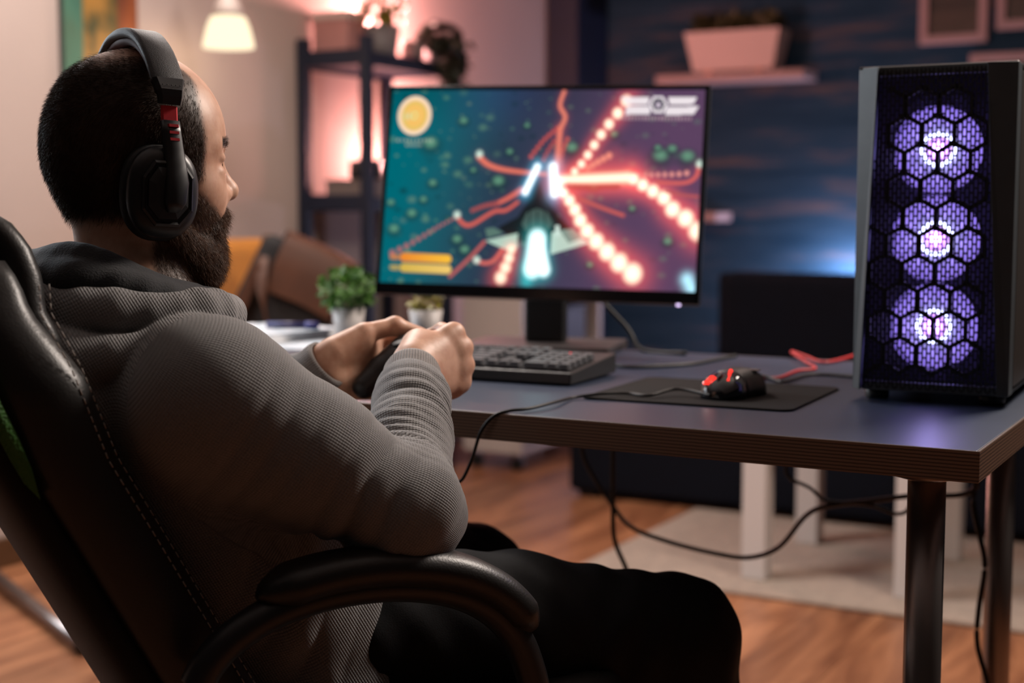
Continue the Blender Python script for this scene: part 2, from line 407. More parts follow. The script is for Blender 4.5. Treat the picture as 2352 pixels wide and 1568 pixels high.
    trail([(1235, 700), (1450, 690), (1700, 680)], 34, 40, PINK, .8, None, 1.0)
    trail([(1740, 690), (1850, 760), (1950, 820), (2005, 895), (2110, 970), (2190, 1060)], 26, 44, PINK, .30, 2.7, 1.0)
    trail([(1230, 740), (1320, 860), (1400, 1010), (1500, 1130), (1660, 1280), (1755, 1355)], 22, 50, PINK, .22, 2.5, 1.0)
    trail([(1340, 640), (1400, 570), (1470, 460), (1550, 340), (1610, 270), (1660, 190), (1735, 100)], 18, 30, PINK, .16, 3.4, .9)
    trail([(1430, 615), (1520, 560), (1610, 510)], 15, 18, C(255, 150, 130), .12, 2.4)
    trail([(1215, 640), (1230, 500), (1240, 350)], 17, 16, C(240, 130, 110), .12, 1.9)
    trail([(1240, 350), (1275, 270), (1240, 190), (1268, 95)], 14, 12, C(235, 130, 110), .1)
    trail([(1220, 350), (1130, 430), (1040, 550)], 10, 11, C(220, 90, 80), .03, 3.2)
    trail([(1290, 420), (1255, 520), (1250, 640)], 11, 10, C(220, 100, 90), .03, 3.0)
    trail([(1200, 440), (1160, 500), (1125, 575)], 10, 9, C(200, 80, 75), .02, 3.2)
    trail([(705, 545), (770, 600), (900, 635), (1150, 660)], 17, 10, C(236, 120, 100), .04)
    trail([(985, 765), (900, 820), (820, 860)], 15, 10, C(230, 110, 95), .04); trail([(820, 860), (740, 875), (650, 910)], 13, 11, C(170, 80, 80), 0, 2.0)
    trail([(960, 850), (880, 905), (800, 915), (660, 1000), (600, 995), (560, 945)], 9, 12, C(222, 100, 88), .03)
    trail([(540, 960), (440, 1015), (330, 1085), (220, 1150), (110, 1205)], 7, 17, C(205, 110, 110), 0, 3.6, al=.8)
    trail([(740, 1120), (640, 1230), (515, 1350)], 11, 10, C(205, 100, 95), al=.85); trail([(860, 1170), (800, 1245), (740, 1262), (680, 1240)], 10, 12, C(225, 110, 100), al=.9)
    trail([(920, 1170), (890, 1270), (840, 1380)], 22, 32, PINK, .15, 2.4, .8)
    trail([(1360, 820), (1430, 850), (1530, 890), (1670, 940)], 10, 10, C(205, 95, 90), .03)
    trail([(1780, 665), (1900, 660), (2050, 655), (2150, 640)], 10, 14, C(245, 160, 150), .06, 3.8)
    trail([(2190, 590), (2170, 670), (2090, 715), (1900, 712)], 13, 9, C(220, 100, 95), .03); trail([(1960, 775), (2080, 800), (2180, 810)], 8, 9, C(190, 90, 90), 0, 2.2)
    trail([(1300, 740), (1450, 745), (1640, 740)], 22, 14, C(190, 70, 62), .12, 1.8, al=.7)
    # engine and gun light
    for pts, ww in (([(1090, 610), (1010, 780)], 26), ([(1195, 610), (1205, 790)], 34)):
        d, t = segd(*T(pts)); addc(np.exp(-(d / (ww * 1.6 * s)) ** 2) * .6, C(90, 210, 255)); over(np.clip(1.4 - d / (ww * .8 * s), 0, 1), (1.5, 1.7, 1.8))
    for pts, ww in (([(1090, 1100), (1060, 1300)], 62), ([(1095, 1120), (1135, 1310)], 46), ([(1030, 1290), (1020, 1390)], 34)):
        d, t = segd(*T(pts)); addc(np.exp(-(d / (ww * 1.25 * s)) ** 2) * .45, C(40, 220, 220))
        if ww > 40: over(np.clip(1.5 - d / (ww * .8 * s), 0, 1), (1.3, 1.7, 1.75))
    d, _ = segd(*T([(2110, 1385), (2140, 1450)])); addc(np.exp(-(d / (40 * s)) ** 2) * 1.1, C(170, 240, 255))
    for x, y in ((705, 525), (560, 935), (2195, 585), (690, 1240)):
        d, _ = segd(*T([(x, y), (x + 1, y)])); over(np.clip(1.4 - d / (22 * s), 0, 1), C(215, 240, 225))
    # round badge, the bars and the crest of the display
    (bx, by), = T([(280, 270)]); d = np.hypot(xx - bx, (yy - by) * .98)
    over(np.clip(118 * s - d + .5, 0, 1), C(255, 222, 190)); over(np.clip(92 * s - d + .5, 0, 1), C(232, 190, 96)); over(np.clip(70 * s - d + .5, 0, 1), C(242, 205, 120))
    (ex, ey), = T([(235, 275)]); over(np.clip(1.3 - np.hypot(xx - ex, yy - ey) / (26 * s), 0, 1) * .8, C(190, 235, 190)); over(np.clip(10 * s - abs(d - 50 * s), 0, 1) * .7, C(255, 170, 60))
    for y, c1, c2 in ((1225, C(238, 140, 50), C(250, 190, 60)), (1295, C(215, 180, 80), C(240, 200, 110))):
        d, t = segd(*T([(215, y - 8), (500, y + 8)])); over(np.clip(26 * s - d + .5, 0, 1), (c1 * (1 - t[..., None]) + c2 * t[..., None]))
        d, t = segd(*T([(140, y - 10), (175, y - 8)])); over(np.clip(16 * s - d + .5, 0, 1) * .6, c1)
    for y, x0, x1 in ((436, 170, 400), (466, 230, 330)):
        d, t = segd(*T([(x0, y), (x1, y)])); over(np.clip(9 * s - d + .5, 0, 1) * .55 * (np.sin(t * 60) > -.3), C(180, 190, 170))
    WH = C(246, 236, 240)
    for pts in ([(1650, 128), (1850, 122), (1835, 175), (1690, 180)], [(1690, 190), (1860, 187), (1850, 243), (1680, 248)], [(1975, 122), (2175, 120), (2150, 170), (1985, 175)], [(1960, 190), (2190, 183), (2150, 243), (1955, 245)]):
        over(poly(pts) * .92, WH)
    hexa = lambda r: [(1908 + r * math.cos(math.radians(a)), 175 + r * 1.02 * math.sin(math.radians(a))) for a in range(0, 360, 60)]
    over(poly(hexa(72)), C(120, 105, 130)); over(poly(hexa(64)), WH); over(poly(hexa(46)), C(50, 48, 66))
    (hx, hy), = T([(1908, 178)]); over(np.clip(18 * s - np.hypot(xx - hx, yy - hy) + .5, 0, 1), C(205, 190, 205))
    d, t = segd(*T([(1670, 270), (2140, 270)])); over(np.clip(11 * s - d + .5, 0, 1) * .6 * (np.sin(t * 130) > -.5), C(190, 160, 170))
    return np.clip(img, 0, 3), W, H
img, SW, SH = paint_screen()
gx, gz = np.meshgrid(np.linspace(0, 1, SW), np.linspace(0, 1, SH))
sx0, sx1, sz0, sz1 = -MW / 2 + .008, MW / 2 - .008, .021, MH - .008
px_ = sx0 + (sx1 - sx0) * gx; pz_ = sz1 + (sz0 - sz1) * gz
verts = (np.array([0, -.08, mb_z]) - AXM[1] * .0012 + px_[..., None] * AXM[0] + pz_[..., None] * AXM[2]).reshape(-1, 3)
idx = np.arange(SW * SH).reshape(SH, SW)
quads = np.stack([idx[:-1, :-1], idx[1:, :-1], idx[1:, 1:], idx[:-1, 1:]], -1).reshape(-1, 4)
sme = np_mesh('screen', verts, quads)
ca = sme.color_attributes.new('picture', 'FLOAT_COLOR', 'POINT')
ca.data.foreach_set('color', np.concatenate([img.reshape(-1, 3), np.ones((SW * SH, 1))], 1).astype(np.float32).ravel())
def screen_mat():
    m = E('screen_picture', (1, 1, 1), 1.0); nt = m.node_tree
    at = nt.nodes.new('ShaderNodeAttribute'); at.attribute_name = 'picture'
    em = [n for n in nt.nodes if n.type == 'EMISSION'][0]; nt.links.new(at.outputs['Color'], em.inputs[0]); return m
mo('screen', sme, screen_mat(), mon, label='glowing game picture with orange fire trails and a small ship')

# ------------------------------------------------------------------ the computer tower
TW, TH_, TD = 0.199, 0.42, 0.39
T0 = np.array([0.447, 1.87, 0.765])
TA = math.radians(-27)
tower = thing('computer_tower', 'black computer tower with honeycomb mesh front and violet-lit fans', 'computer', (T0[0], T0[1], 0.75), TA)
mat_case = M('case_black', (0.010, 0.010, 0.011), 0.40, noise=(60, .15))
mat_strip = M('case_front_strip', (0.075, 0.088, 0.098), 0.38, 0.1, noise=(40, .12))
mat_panel = M('case_steel_panel', (0.10, 0.085, 0.075), 0.38, 0.65, noise=(50, .08))
mat_grille = M('case_grille', (0.006, 0.006, 0.007), 0.5)
zb = 0.015
fl, fr = (0.028, 0.012), (0.163, 0.186)         # inner edges of the strips: (top, bottom)
# chassis as separate walls so the fans sit in a hollow
MB().box((TW / 2, TD / 2 + .0065, zb + TH_ - .0005), (TW, TD - .013, .004)).build('top_panel', mat_case, tower, smooth=False, bevel=.002)
MB().box((TW / 2, TD / 2 + .007, zb + .003), (TW - .002, TD - .014, .006)).build('bottom_panel', mat_case, tower, smooth=False, bevel=.002)
MB().box((.002, TD / 2 + .02, zb + TH_ / 2), (.004, TD - .04, TH_ - .012)).build('side_panel', mat_panel, tower, smooth=False, bevel=.001)
MB().box((TW - .002, TD / 2 + .024, zb + TH_ / 2), (.004, TD - .048, TH_ - .016)).build('side_panel', mat_panel, tower, smooth=False, bevel=.001, label='dark steel side panel')
MB().box((TW / 2, TD - .002, zb + TH_ / 2), (TW - .008, .004, TH_ - .014)).build('rear_panel', mat_case, tower, smooth=False)
MB().box((TW / 2, .075, zb + TH_ / 2), (TW - .01, .004, TH_ - .014)).build('fan_wall', M('fan_shroud', (.075, .06, .12), .6), tower, smooth=False)
zt = zb + TH_
def strip(x_out, xi_t, xi_b, yo):
    b = MB(); q = [(x_out, yo, zb), (xi_b, 0.0, zb), (xi_b, 0.014, zb), (x_out, .045, zb), (x_out, yo, zt), (xi_t, 0.0, zt), (xi_t, 0.014, zt), (x_out, .045, zt)]
    b.add(q, [(0, 1, 5, 4), (1, 2, 6, 5), (2, 3, 7, 6), (3, 0, 4, 7), (0, 3, 2, 1), (4, 5, 6, 7)]); return b
strip(0, fl[0], fl[1], .016).build('front_strip', mat_strip, tower, smooth=False, bevel=.0008, label='satin grey bevelled front strip')
strip(TW, fr[0], fr[1], .010).build('front_strip', mat_strip, tower, smooth=False, bevel=.0008)
MB().box((TW / 2, .0105, zt - .006), (TW - .03, .005, .012)).build('front_lip', mat_strip, tower, smooth=False, bevel=.001)
MB().box((TW / 2, .0105, zb + .006), (TW - .03, .005, .012)).build('front_lip', mat_strip, tower, smooth=False, bevel=.001)
g = MB(); pitch, vp, GY = 0.0053, 0.0118, 0.0075
ncol = int(0.175 / pitch)
for i in range(ncol + 1):
    x = 0.012 + i * pitch
    zlo, zhi = zb + .004, zt - .004
    if x < fl[0]:  zhi = min(zhi, zb + TH_ * (x - fl[1] + .001) / (fl[0] - fl[1])) if x > fl[1] else zlo
    if x > fr[0]:  zhi = min(zhi, zb + TH_ * (1 - (x - fr[0]) / (fr[1] - fr[0])))
    if zhi - zlo < .01: continue
    g.box((x, GY, (zlo + zhi) / 2), (.0021, .0012, zhi - zlo))
    z = zlo + (i % 2) * vp / 2
    while z < zhi:
        g.box((x + pitch / 2, GY, z), (pitch - .0018, .0012, .0026)); z += vp
g.build('mesh_grille', mat_grille, tower, smooth=False, kind='stuff', label='black front mesh of small upright slots')
hx_ = MB(); hw = 0.0412; hr = hw / math.sqrt(3)
for row in range(-1, 13):
    zc = zb + 0.012 + row * hw * .866
    for c in range(-1, 6):
        xc = 0.0 + c * hw + (row % 2) * hw / 2
        for k in (0, 1, 2):
            a0, a1 = math.radians(30 + 60 * k), math.radians(90 + 60 * k)
            p, q = np.array([xc + hr * math.cos(a0), 0, zc + hr * math.sin(a0)]), np.array([xc + hr * math.cos(a1), 0, zc + hr * math.sin(a1)])
            ok = True
            for e in (p, q):
                f_ = (e[2] - zb) / TH_
                if not (0.01 < f_ < .99) or e[0] < fl[1] + (fl[0] - fl[1]) * f_ or e[0] > fr[1] + (fr[0] - fr[1]) * f_: ok = False
            if not ok: continue
            t = norm(q - p); hx_.box((p + q) / 2 + np.array([0, GY + .0035, 0]), (np.linalg.norm(q - p) + .003, .004, .0052), ax=(t, np.array([0, 1., 0]), np.cross(t, np.array([0, 1., 0]))))
hx_.build('honeycomb_lattice', mat_grille, tower, smooth=False)
mat_blade = M('fan_blade_frosted', (0.75, 0.70, 0.90), 0.5, emit=(.33, .20, .85), estr=.26)  # blade emission stands in for the LED light shining through them
mat_ring = E('fan_led_ring', (0.55, 0.60, 1.0), 7.0)
mat_hub = M('fan_hub', (0.55, 0.30, 0.45), 0.5)
AXF = (np.array([1., 0, 0]), Z, np.array([0, -1., 0]))
for zc in (zb + .314, zb + .199, zb + .084):
    fc = np.array([0.0985, 0.05, zc])
    fan = MB().lathe([(.0572, .012), (.0578, .012), (.0578, -.012), (.0572, -.012), (.0572, .012)], 40, fc, AXF, False).build('fan', M('fan_frame', (.12, .10, .18), .5), tower, label='round case fan glowing violet')
    MB().lathe([(.0001, .0085), (.0165, .0085), (.0175, .006), (.0175, -.008)], 28, fc, AXF).build('hub', mat_hub, fan)
    MB().lathe([(.0180, .0095), (.0225, .0095), (.0225, .0060), (.0180, .0060), (.0180, .0095)], 36, fc, AXF, False).build('led_ring', mat_ring, fan)
    for k in range(9):
        a = k * 2 * math.pi / 9; rings = []
        for r in np.linspace(.021, .0565, 6):
            t = (r - .021) / .0355; sw = .5 * t; wd = (.345 + .10 * (1 - t))
            ring = []
            for s_, yy_ in ((-1, -.006), (0, -.0005), (1, .005)):
                q = a + sw + s_ * wd; ring.append(fc + np.array([r * math.cos(q), -yy_, r * math.sin(q)]))
            rings.append(ring)
        b = MB(); b.loft(rings, closed=False); b.build('blade', mat_blade, fan)
    l = bpy.data.lights.new('fan_led', 'POINT'); l.energy = 0.5; l.color = (0.42, 0.32, 1.0); l.shadow_soft_size = .012
    lo = bpy.data.objects.new('fan_led', l); COL.objects.link(lo); lo.parent = fan; lo.location = (fc + np.array([0, -.018, 0])).tolist()
for x in (.025, TW - .025):
    for y in (.05, TD - .05):
        MB().lathe([(.014, 0), (.016, .002), (.017, .015)], 18, (x, y, 0)).build('foot', mat_black, tower)

# ------------------------------------------------------------------ keyboard, mouse, pad
KA = math.radians(-27.5)
k0 = pZ(1310, 888, 0.75)
kb = thing('keyboard', 'black mechanical keyboard in front of the monitor stand', 'keyboard', (k0[0], k0[1], 0.75), KA)
mat_kcase = M('keyboard_case', (0.03, 0.029, 0.03), 0.38, 0.3)
KW, KD = 0.44, 0.165
b = MB(); b.add([(-KW, 0, .002), (0, 0, .002), (0, KD, .004), (-KW, KD, .004), (-KW, .002, .019), (0, .002, .019), (0, KD, .034), (-KW, KD, .034)],
               [(3, 2, 1, 0), (4, 5, 6, 7), (0, 1, 5, 4), (1, 2, 6, 5), (2, 3, 7, 6), (3, 0, 4, 7)])
b.build('case', mat_kcase, kb, smooth=False, bevel=.0025)
mat_key = M('key_plastic', (0.055, 0.055, 0.062), 0.45)
kmesh = {}
def key(x, y, w_):
    zc = .020 + y / KD * .015
    kk = round(w_, 4)
    if kk not in kmesh:
        h, t = w_ / 2, w_ / 2 - .0022
        o = MB().add([(-h, -.0082, 0), (h, -.0082, 0), (h, .0082, 0), (-h, .0082, 0), (-t, -.006, .0095), (t, -.006, .0095), (t, .0068, .0105), (-t, .0068, .0105)],
                     [(3, 2, 1, 0), (4, 5, 6, 7), (0, 1, 5, 4), (1, 2, 6, 5), (2, 3, 7, 6), (3, 0, 4, 7)]).build('key', mat_key, kb, smooth=False, bevel=.0008, bseg=1); kmesh[kk] = o.data
    else:
        o = bpy.data.objects.new('key', kmesh[kk]); COL.objects.link(o); o.parent = kb
        m = o.modifiers.new('bevel', 'BEVEL'); m.width = .0008; m.segments = 1
    o.location = (x, y, zc)
kp = 0.01905
rows = [(.018, [1.25, 1.25, 1.25, 6.25, 1.25, 1.25, 1.25, 1.25, -.2, 1, 1, 1, -.2, 2, 1, 1]), (.037, [2.25] + [1] * 10 + [2.75, -1.2, 1, -1.2, 1, 1, 1, 1]), (.056, [1.75] + [1] * 11 + [2.25, -3.4, 1, 1, 1, 1]),
        (.075, [1.5] + [1] * 12 + [1.5, -.2, 1, 1, 1, -.2, 1, 1, 1, 1]), (.094, [1] * 13 + [2, -.2, 1, 1, 1, -.2, 1, 1, 1, 1]), (.120, [1, -1, 1, 1, 1, 1, -.5, 1, 1, 1, 1, -.5, 1, 1, 1, 1, -.2, 1, 1, 1])]
for y, ws in rows:
    x = -KW + .006
    for q in ws:
        if q > 0: key(x + q * kp / 2, y, q * kp - .0016)
        x += abs(q) * kp
mat_redled = E('red_led', (1.0, 0.05, 0.06), 3.0)
for x in (-.085, -.058, -.032):
    MB().lathe([(.0001, .0015), (.0026, .001), (.0026, -.001)], 10, (x, .122, .034)).build('status_light', mat_redled if x != -.032 else mat_key, kb)

pf = pZ(1330, 916, .75)
PA = math.radians(-26.5)
mat_pad = M('mousepad_cloth', (0.009, 0.007, 0.0065), 0.9, spec=.15, bump=('n', 700, .3, .001))
def rrect(w_, d_, r, n=6):
    pts = []
    for cx_, cy_, a0 in ((w_ - r, r, -90), (w_ - r, d_ - r, 0), (r, d_ - r, 90), (r, r, 180)):
        for a in np.linspace(a0, a0 + 90, n): pts.append((cx_ + r * math.cos(math.radians(a)), cy_ + r * math.sin(math.radians(a))))
    return pts
pad = tag(MB().prism(rrect(.288, .262, .018), 0, .003).build('mouse_pad', mat_pad, smooth=False, bevel=.001), 'dark cloth mouse pad with rounded corners lying on the desk', 'mouse pad')
pad.location = (pf[0], pf[1], .75); pad.rotation_euler = (0, 0, PA)

m0 = (pZ(1598, 905, .753) + pZ(1732, 925, .753)) / 2
m0 = m0 + V * .035
MA = math.atan2(-0.80, -0.60)                     # the nose of the mouse points to the left and front
mouse = thing('computer_mouse', 'black gaming mouse with glossy nose and red lights, on the pad', 'mouse', (m0[0], m0[1], .753), MA)
mat_mouse = M('mouse_shell', (0.014, 0.013, 0.013), 0.40); mat_mgl = M('mouse_gloss', (0.012, 0.014, 0.018), 0.10, 0.2, coat=.6)
def mouse_rings(x0, x1, n, grow=0.0):
    out = []
    for t in np.linspace(x0, x1, n):
        q = (t + 1) / 2                              # -1 rear .. 1 nose
        hw_ = .033 * (1 - abs(t) ** 3.2) ** .5 * (1 - .10 * math.exp(-((t - .1) / .35) ** 2)) + .0008
        hh = .038 * (1 - abs(t) ** 2.6) ** .55 * (1 - .22 * q) + .003
        ring = []
        for a in np.linspace(0, math.pi, 15):
            ca_, sa_ = math.cos(a), math.sin(a)
            ring.append((t * .06, math.copysign(abs(ca_) ** .8, ca_) * (hw_ + grow), (abs(sa_) ** .75) * (hh + grow)))
        out.append(ring)
    return out
def mcap(rings):
    b = MB(); b.loft(rings, closed=True); return b
mcap(mouse_rings(-.995, .30, 16)).build('shell', mat_mouse, mouse)
mcap(mouse_rings(.30, .97, 10, -.0004)).build('nose', mat_mgl, mouse)
b = MB()
for s_ in (-1, 1):
    R_ = mouse_rings(.34, .93, 8, .0012); b.loft([[p for p in ring[(2 if s_ > 0 else 8):(7 if s_ > 0 else 13)]] for ring in R_], closed=False)
    b.build('button', mat_mgl, mouse); b = MB()
MB().tube([(.028, 0, .026), (.036, 0, .027), (.044, 0, .024)], [.004, .007, .004], 12, .45, up=(0, 1, 0)).build('scroll_wheel', mat_black, mouse)
mred = E('mouse_red_light', (1.0, .03, .02), 2.2)
MB().tube([(.016, .004, .0350), (.030, .010, .0300), (.042, .014, .0235)], .0026, 8).build('light_strip', mred, mouse)
MB().tube([(.038, -.010, .0265), (.050, -.014, .0185)], [.0065, .0055], 10, .6).build('front_light', mred, mouse)
MB().box((-.022, .018, .034), (.012, .016, .002)).build('badge', M('badge_silver', (.6, .55, .5), .2, .8), mouse, smooth=False, bevel=.0006)

# ------------------------------------------------------------------ cables
mat_cable = M('cable_black', (0.005, 0.005, 0.005), 0.45, spec=.3); mat_cred = M('cable_red', (0.42, 0.012, 0.016), 0.5)
mat_cgrey = M('cable_dark', (0.016, 0.015, 0.015), 0.5)
def cable(name, pts, r, mat, label, n=8, parent=None):
    b = MB(); b.tube(spline(pts, n), r, 8)
    c0 = np.asarray(pts[0], float); o = b.build(name, mat, None, origin=c0); o.location = c0.tolist()
    return tag(o, label, 'cable')
def onZ(px, py, z): return pZ(px, py, z)
dz = .7522
nose = m0 + np.array([math.cos(MA), math.sin(MA), 0]) * .0585 + Z * .006
cable('mouse_cable', [nose + np.array([-.001, 0, 0]), onZ(1555, 893, .762), onZ(1490, 908, .757), onZ(1440, 903, .757), onZ(1380, 904, .7575), onZ(1315, 913, dz + .001), onZ(1275, 923, .756), onZ(1215, 938, .754), onZ(1170, 943, .753), D(-0.535, -.004, .7525) if False else pPlane(1135, 955, DC - V * .004, V), pPlane(1105, 990, DC - V * .010, V), pPlane(1085, 1050, DC - V * .012, V), pPlane(1062, 1100, DC - V * .014, V), pPlane(1036, 1113, DC - V * .012, V)], .0022, mat_cable, 'thin black cable from the mouse hanging over the desk edge')
cable('red_cable', [onZ(1705, 868, .7535), onZ(1752, 868, .7535), onZ(1790, 867, .7535), onZ(1830, 852, .7535), onZ(1872, 846, .7535), onZ(1850, 830, .756), onZ(1818, 808, .760), onZ(1850, 818, .757), onZ(1885, 831, .754), onZ(1920, 828, .754), onZ(1975, 812, .754)], .0026, mat_cred, 'red braided cable looping beside the computer tower')
cable('desk_cable', [onZ(1404, 838, .753), onZ(1450, 842, .753), onZ(1520, 840, .753), onZ(1590, 835, .753), onZ(1650, 824, .753), onZ(1690, 817, .753)], .003, mat_cgrey, 'dark cable on the desk between keyboard and mouse')
cable('desk_cable', [onZ(1690, 855, .762), onZ(1712, 850, .764), onZ(1742, 860, .758), onZ(1775, 870, .7535), onZ(1800, 876, .7535), onZ(1850, 862, .7535), onZ(1900, 860, .7535), onZ(1985, 867, .7535)], .0026, mat_cgrey, 'dark cable running from behind the mouse to the tower')
# hanging below the desk
yb = DC + V * .70
cable('hanging_cable', [pPlane(1335, 1000, yb, V), pPlane(1345, 1060, yb, V), pPlane(1400, 1150, yb, V), pPlane(1450, 1210, yb, V), pPlane(1540, 1245, yb, V), pPlane(1640, 1270, yb, V), pPlane(1720, 1280, yb, V), pPlane(1790, 1255, yb, V), pPlane(1850, 1185, yb, V), pPlane(1900, 1162, yb, V), pPlane(2000, 1150, yb, V), pPlane(2100, 1138, yb, V), pPlane(2200, 1137, yb, V), pPlane(2240, 1120, yb, V), pPlane(2245, 1090, yb, V)], .0042, mat_cgrey, 'grey cable sagging in a curve below the desk')
cable('hanging_cable', [pPlane(1408, 1010, yb - V * .1, V), pPlane(1408, 1160, yb - V * .1, V), pPlane(1412, 1240, yb - V * .1, V), pPlane(1440, 1310, yb - V * .1, V), pPlane(1470, 1400, yb - V * .1, V)], .0042, mat_cgrey, 'grey cable dropping straight from the desk middle')
cable('hanging_cable', [pPlane(2248, 1085, yb, V), pPlane(2235, 1150, yb, V), pPlane(2250, 1230, yb, V), pPlane(2262, 1300, yb, V), pPlane(2248, 1400, yb, V), pPlane(2245, 1480, yb, V), pPlane(2270, 1580, yb, V), pPlane(2280, 1700, yb, V)], .0042, mat_cable, 'black cable hanging between the two right desk legs')
cable('hanging_cable', [pPlane(1805, 1060, yb, V), pPlane(1812, 1095, yb, V), pPlane(1860, 1120, yb, V), pPlane(1900, 1150, yb, V), pPlane(2000, 1160, yb, V), pPlane(2060, 1180, yb, V), pPlane(2090, 1160, yb, V), pPlane(2095, 1080, yb, V)], .003, mat_cgrey, 'thin dark cable knotted under the desk near the right leg')
cable('monitor_cable', [np.array([mon.location.x, mon.location.y, 0]) + U * .01 + V * .06 + Z * 1.0, np.array([mon.location.x, mon.location.y, 0]) + U * .07 + V * .07 + Z * .86, np.array([mon.location.x, mon.location.y, 0]) + U * .13 + V * .08 + Z * .79, np.array([mon.location.x, mon.location.y, 0]) + U * .17 + V * .06 + Z * .754, np.array([mon.location.x, mon.location.y, 0]) + U * .26 + V * .04 + Z * .754], .004, mat_cable, 'thick black cable behind the monitor stand')

# ------------------------------------------------------------------ plants
mat_pot = M('pot_white', (0.55, 0.50, 0.48), 0.45, noise=(10, .08)); mat_soil = M('soil', (0.03, 0.02, 0.012), .9)
mat_leaf = M('leaf_green', (0.10, 0.26, 0.035), 0.5, noise=(25, .55), sss=0)
mat_leafy = M('leaf_yellow_green', (0.30, 0.26, 0.03), 0.5, noise=(25, .4))
mat_leafd = M('leaf_dark', (0.022, 0.028, 0.014), 0.55, noise=(25, .5))
mat_leafo = M('leaf_olive', (0.055, 0.055, 0.014), 0.6, noise=(20, .5))
def leaves(n, fn, size, seed, droop=0.3):
    r = np.random.default_rng(seed); b = MB()
    for k in range(n):
        p, d = fn(r); d = norm(d + r.normal(0, .35, 3)); up = norm(np.array([0, 0, 1.0]) + r.normal(0, .4, 3))
        sd = np.cross(d, up); sd = norm(sd) if np.linalg.norm(sd) > 1e-3 else np.array([1., 0, 0]); nn = np.cross(sd, d)
        L = size * (0.7 + .6 * r.random()); w_ = L * .42
        tip = p + d * L - np.array([0, 0, L * droop]); mid = p + d * L * .5
        b.add([p, mid + sd * w_ + nn * L * .08, tip, mid - sd * w_ + nn * L * .08, mid - nn * L * .06], [(0, 1, 4), (1, 2, 4), (2, 3, 4), (3, 0, 4)])
    return b
def pot(t, r0, r1, h, mat=mat_pot):
    MB().lathe([(r0 * .9, 0), (r0, .004), (r1, h), (r1 * .93, h), (r1 * .9, h * .86), (.001, h * .86)], 28).build('pot', mat, t)
    MB().lathe([(r1 * .89, h * .84), (r1 * .89, h * .87), (.001, h * .89)], 20).build('soil', mat_soil, t)
def bush(rx, rz, zc):
    def fn(r):
        v = norm(r.normal(0, 1, 3)); q = r.random() ** .4
        p = np.array([v[0] * rx * q, v[1] * rx * q, zc + v[2] * rz * q]); return p, np.array([v[0], v[1], max(v[2], -.3) + .3])
    return fn
p1 = D(-1.317, .72)
t = thing('potted_plant', 'bushy bright green plant in a white pot on the desk', 'plant', p1, 0, 'small potted plants on the desk')
pot(t, .024, .033, .064)
leaves(420, bush(.052, .038, .100), .017, 3).build('foliage', mat_leaf, t, kind='stuff')
bb = MB()
for k in range(9):
    a = k * .7; bb.tube([(0, 0, .05), (.02 * math.cos(a), .02 * math.sin(a), .08), (.04 * math.cos(a), .04 * math.sin(a), .11)], .0012, 5)
bb.build('stem', mat_leaf, t)
p2 = D(-1.141, .72)
t = thing('potted_plant', 'small yellow-green plant in a white tapered pot beside the keyboard', 'plant', p2, 0, 'small potted plants on the desk')
pot(t, .022, .032, .066)
leaves(130, bush(.024, .020, .080), .014, 4).build('foliage', mat_leafy, t, kind='stuff')

# papers and a marker on the desk
mat_paper = M('paper_white', (0.72, 0.72, 0.74), .7, noise=(12, .06)); mat_ink = M('paper_printed', (.62, .62, .66), .6, noise=(40, .35), col2=(.25, .35, .42))
for k, (a, b, rz, z, m, lab) in enumerate(((-1.50, .655, .05, .7501, mat_paper, 'thick white magazine at the bottom of the paper pile'), (-1.49, .65, -.12, .7685, mat_ink, 'printed leaflet lying on the white magazine'), (-1.36, .60, .3, .7502, mat_ink, 'loose printed sheet on the desk next to the plant pot'))):
    th = .018 if k == 0 else .0015
    o = tag(MB().box((0, 0, th / 2), (.21, .28 if k < 2 else .2, th)).build('magazine' if k == 0 else 'paper_sheet', m, smooth=False, bevel=.0005, bseg=1), lab, 'paper')
    c = D(a, b, z); o.location = c.tolist(); o.rotation_euler = (0, 0, ROT + rz)
mk_ = thing('marker', 'dark blue marker lying on the printed leaflet', 'marker', D(-1.44, .70, .7775), ROT + .3)
MB().tube([(-.05, 0, 0), (.03, 0, 0)], .0065, 12).build('barrel', M('marker_blue', (.02, .02, .12), .4), mk_)
MB().tube([(.03, 0, 0), (.055, 0, 0)], .0074, 12).build('cap', M('marker_cap', (.03, .03, .2), .4), mk_)

# ------------------------------------------------------------------ side table with white legs
mat_white = M('white_lacquer', (0.62, 0.56, 0.53), .4, noise=(4, .04))
l1, l2, l3, l4 = (pZ(x, y, 0) for x, y in ((1720, 1332), (1835, 1250), (2097, 1385), (2215, 1290)))
tc_ = (l1 + l2 + l3 + l4) / 4
st = thing('side_table', 'low white side table with square legs on the rug', 'table', (tc_[0], tc_[1], .012), ROT)
hx2, hy2 = .205, .235
MB().box((0, 0, .43), (hx2 * 2 + .075, hy2 * 2 + .075, .05)).build('tabletop', mat_white, st, smooth=False, bevel=.003)
for sx in (-1, 1):
    for sy in (-1, 1):
        MB().box((sx * hx2, sy * hy2, .2025), (.066, .066, .405)).build('leg', mat_white, st, smooth=False, bevel=.003)

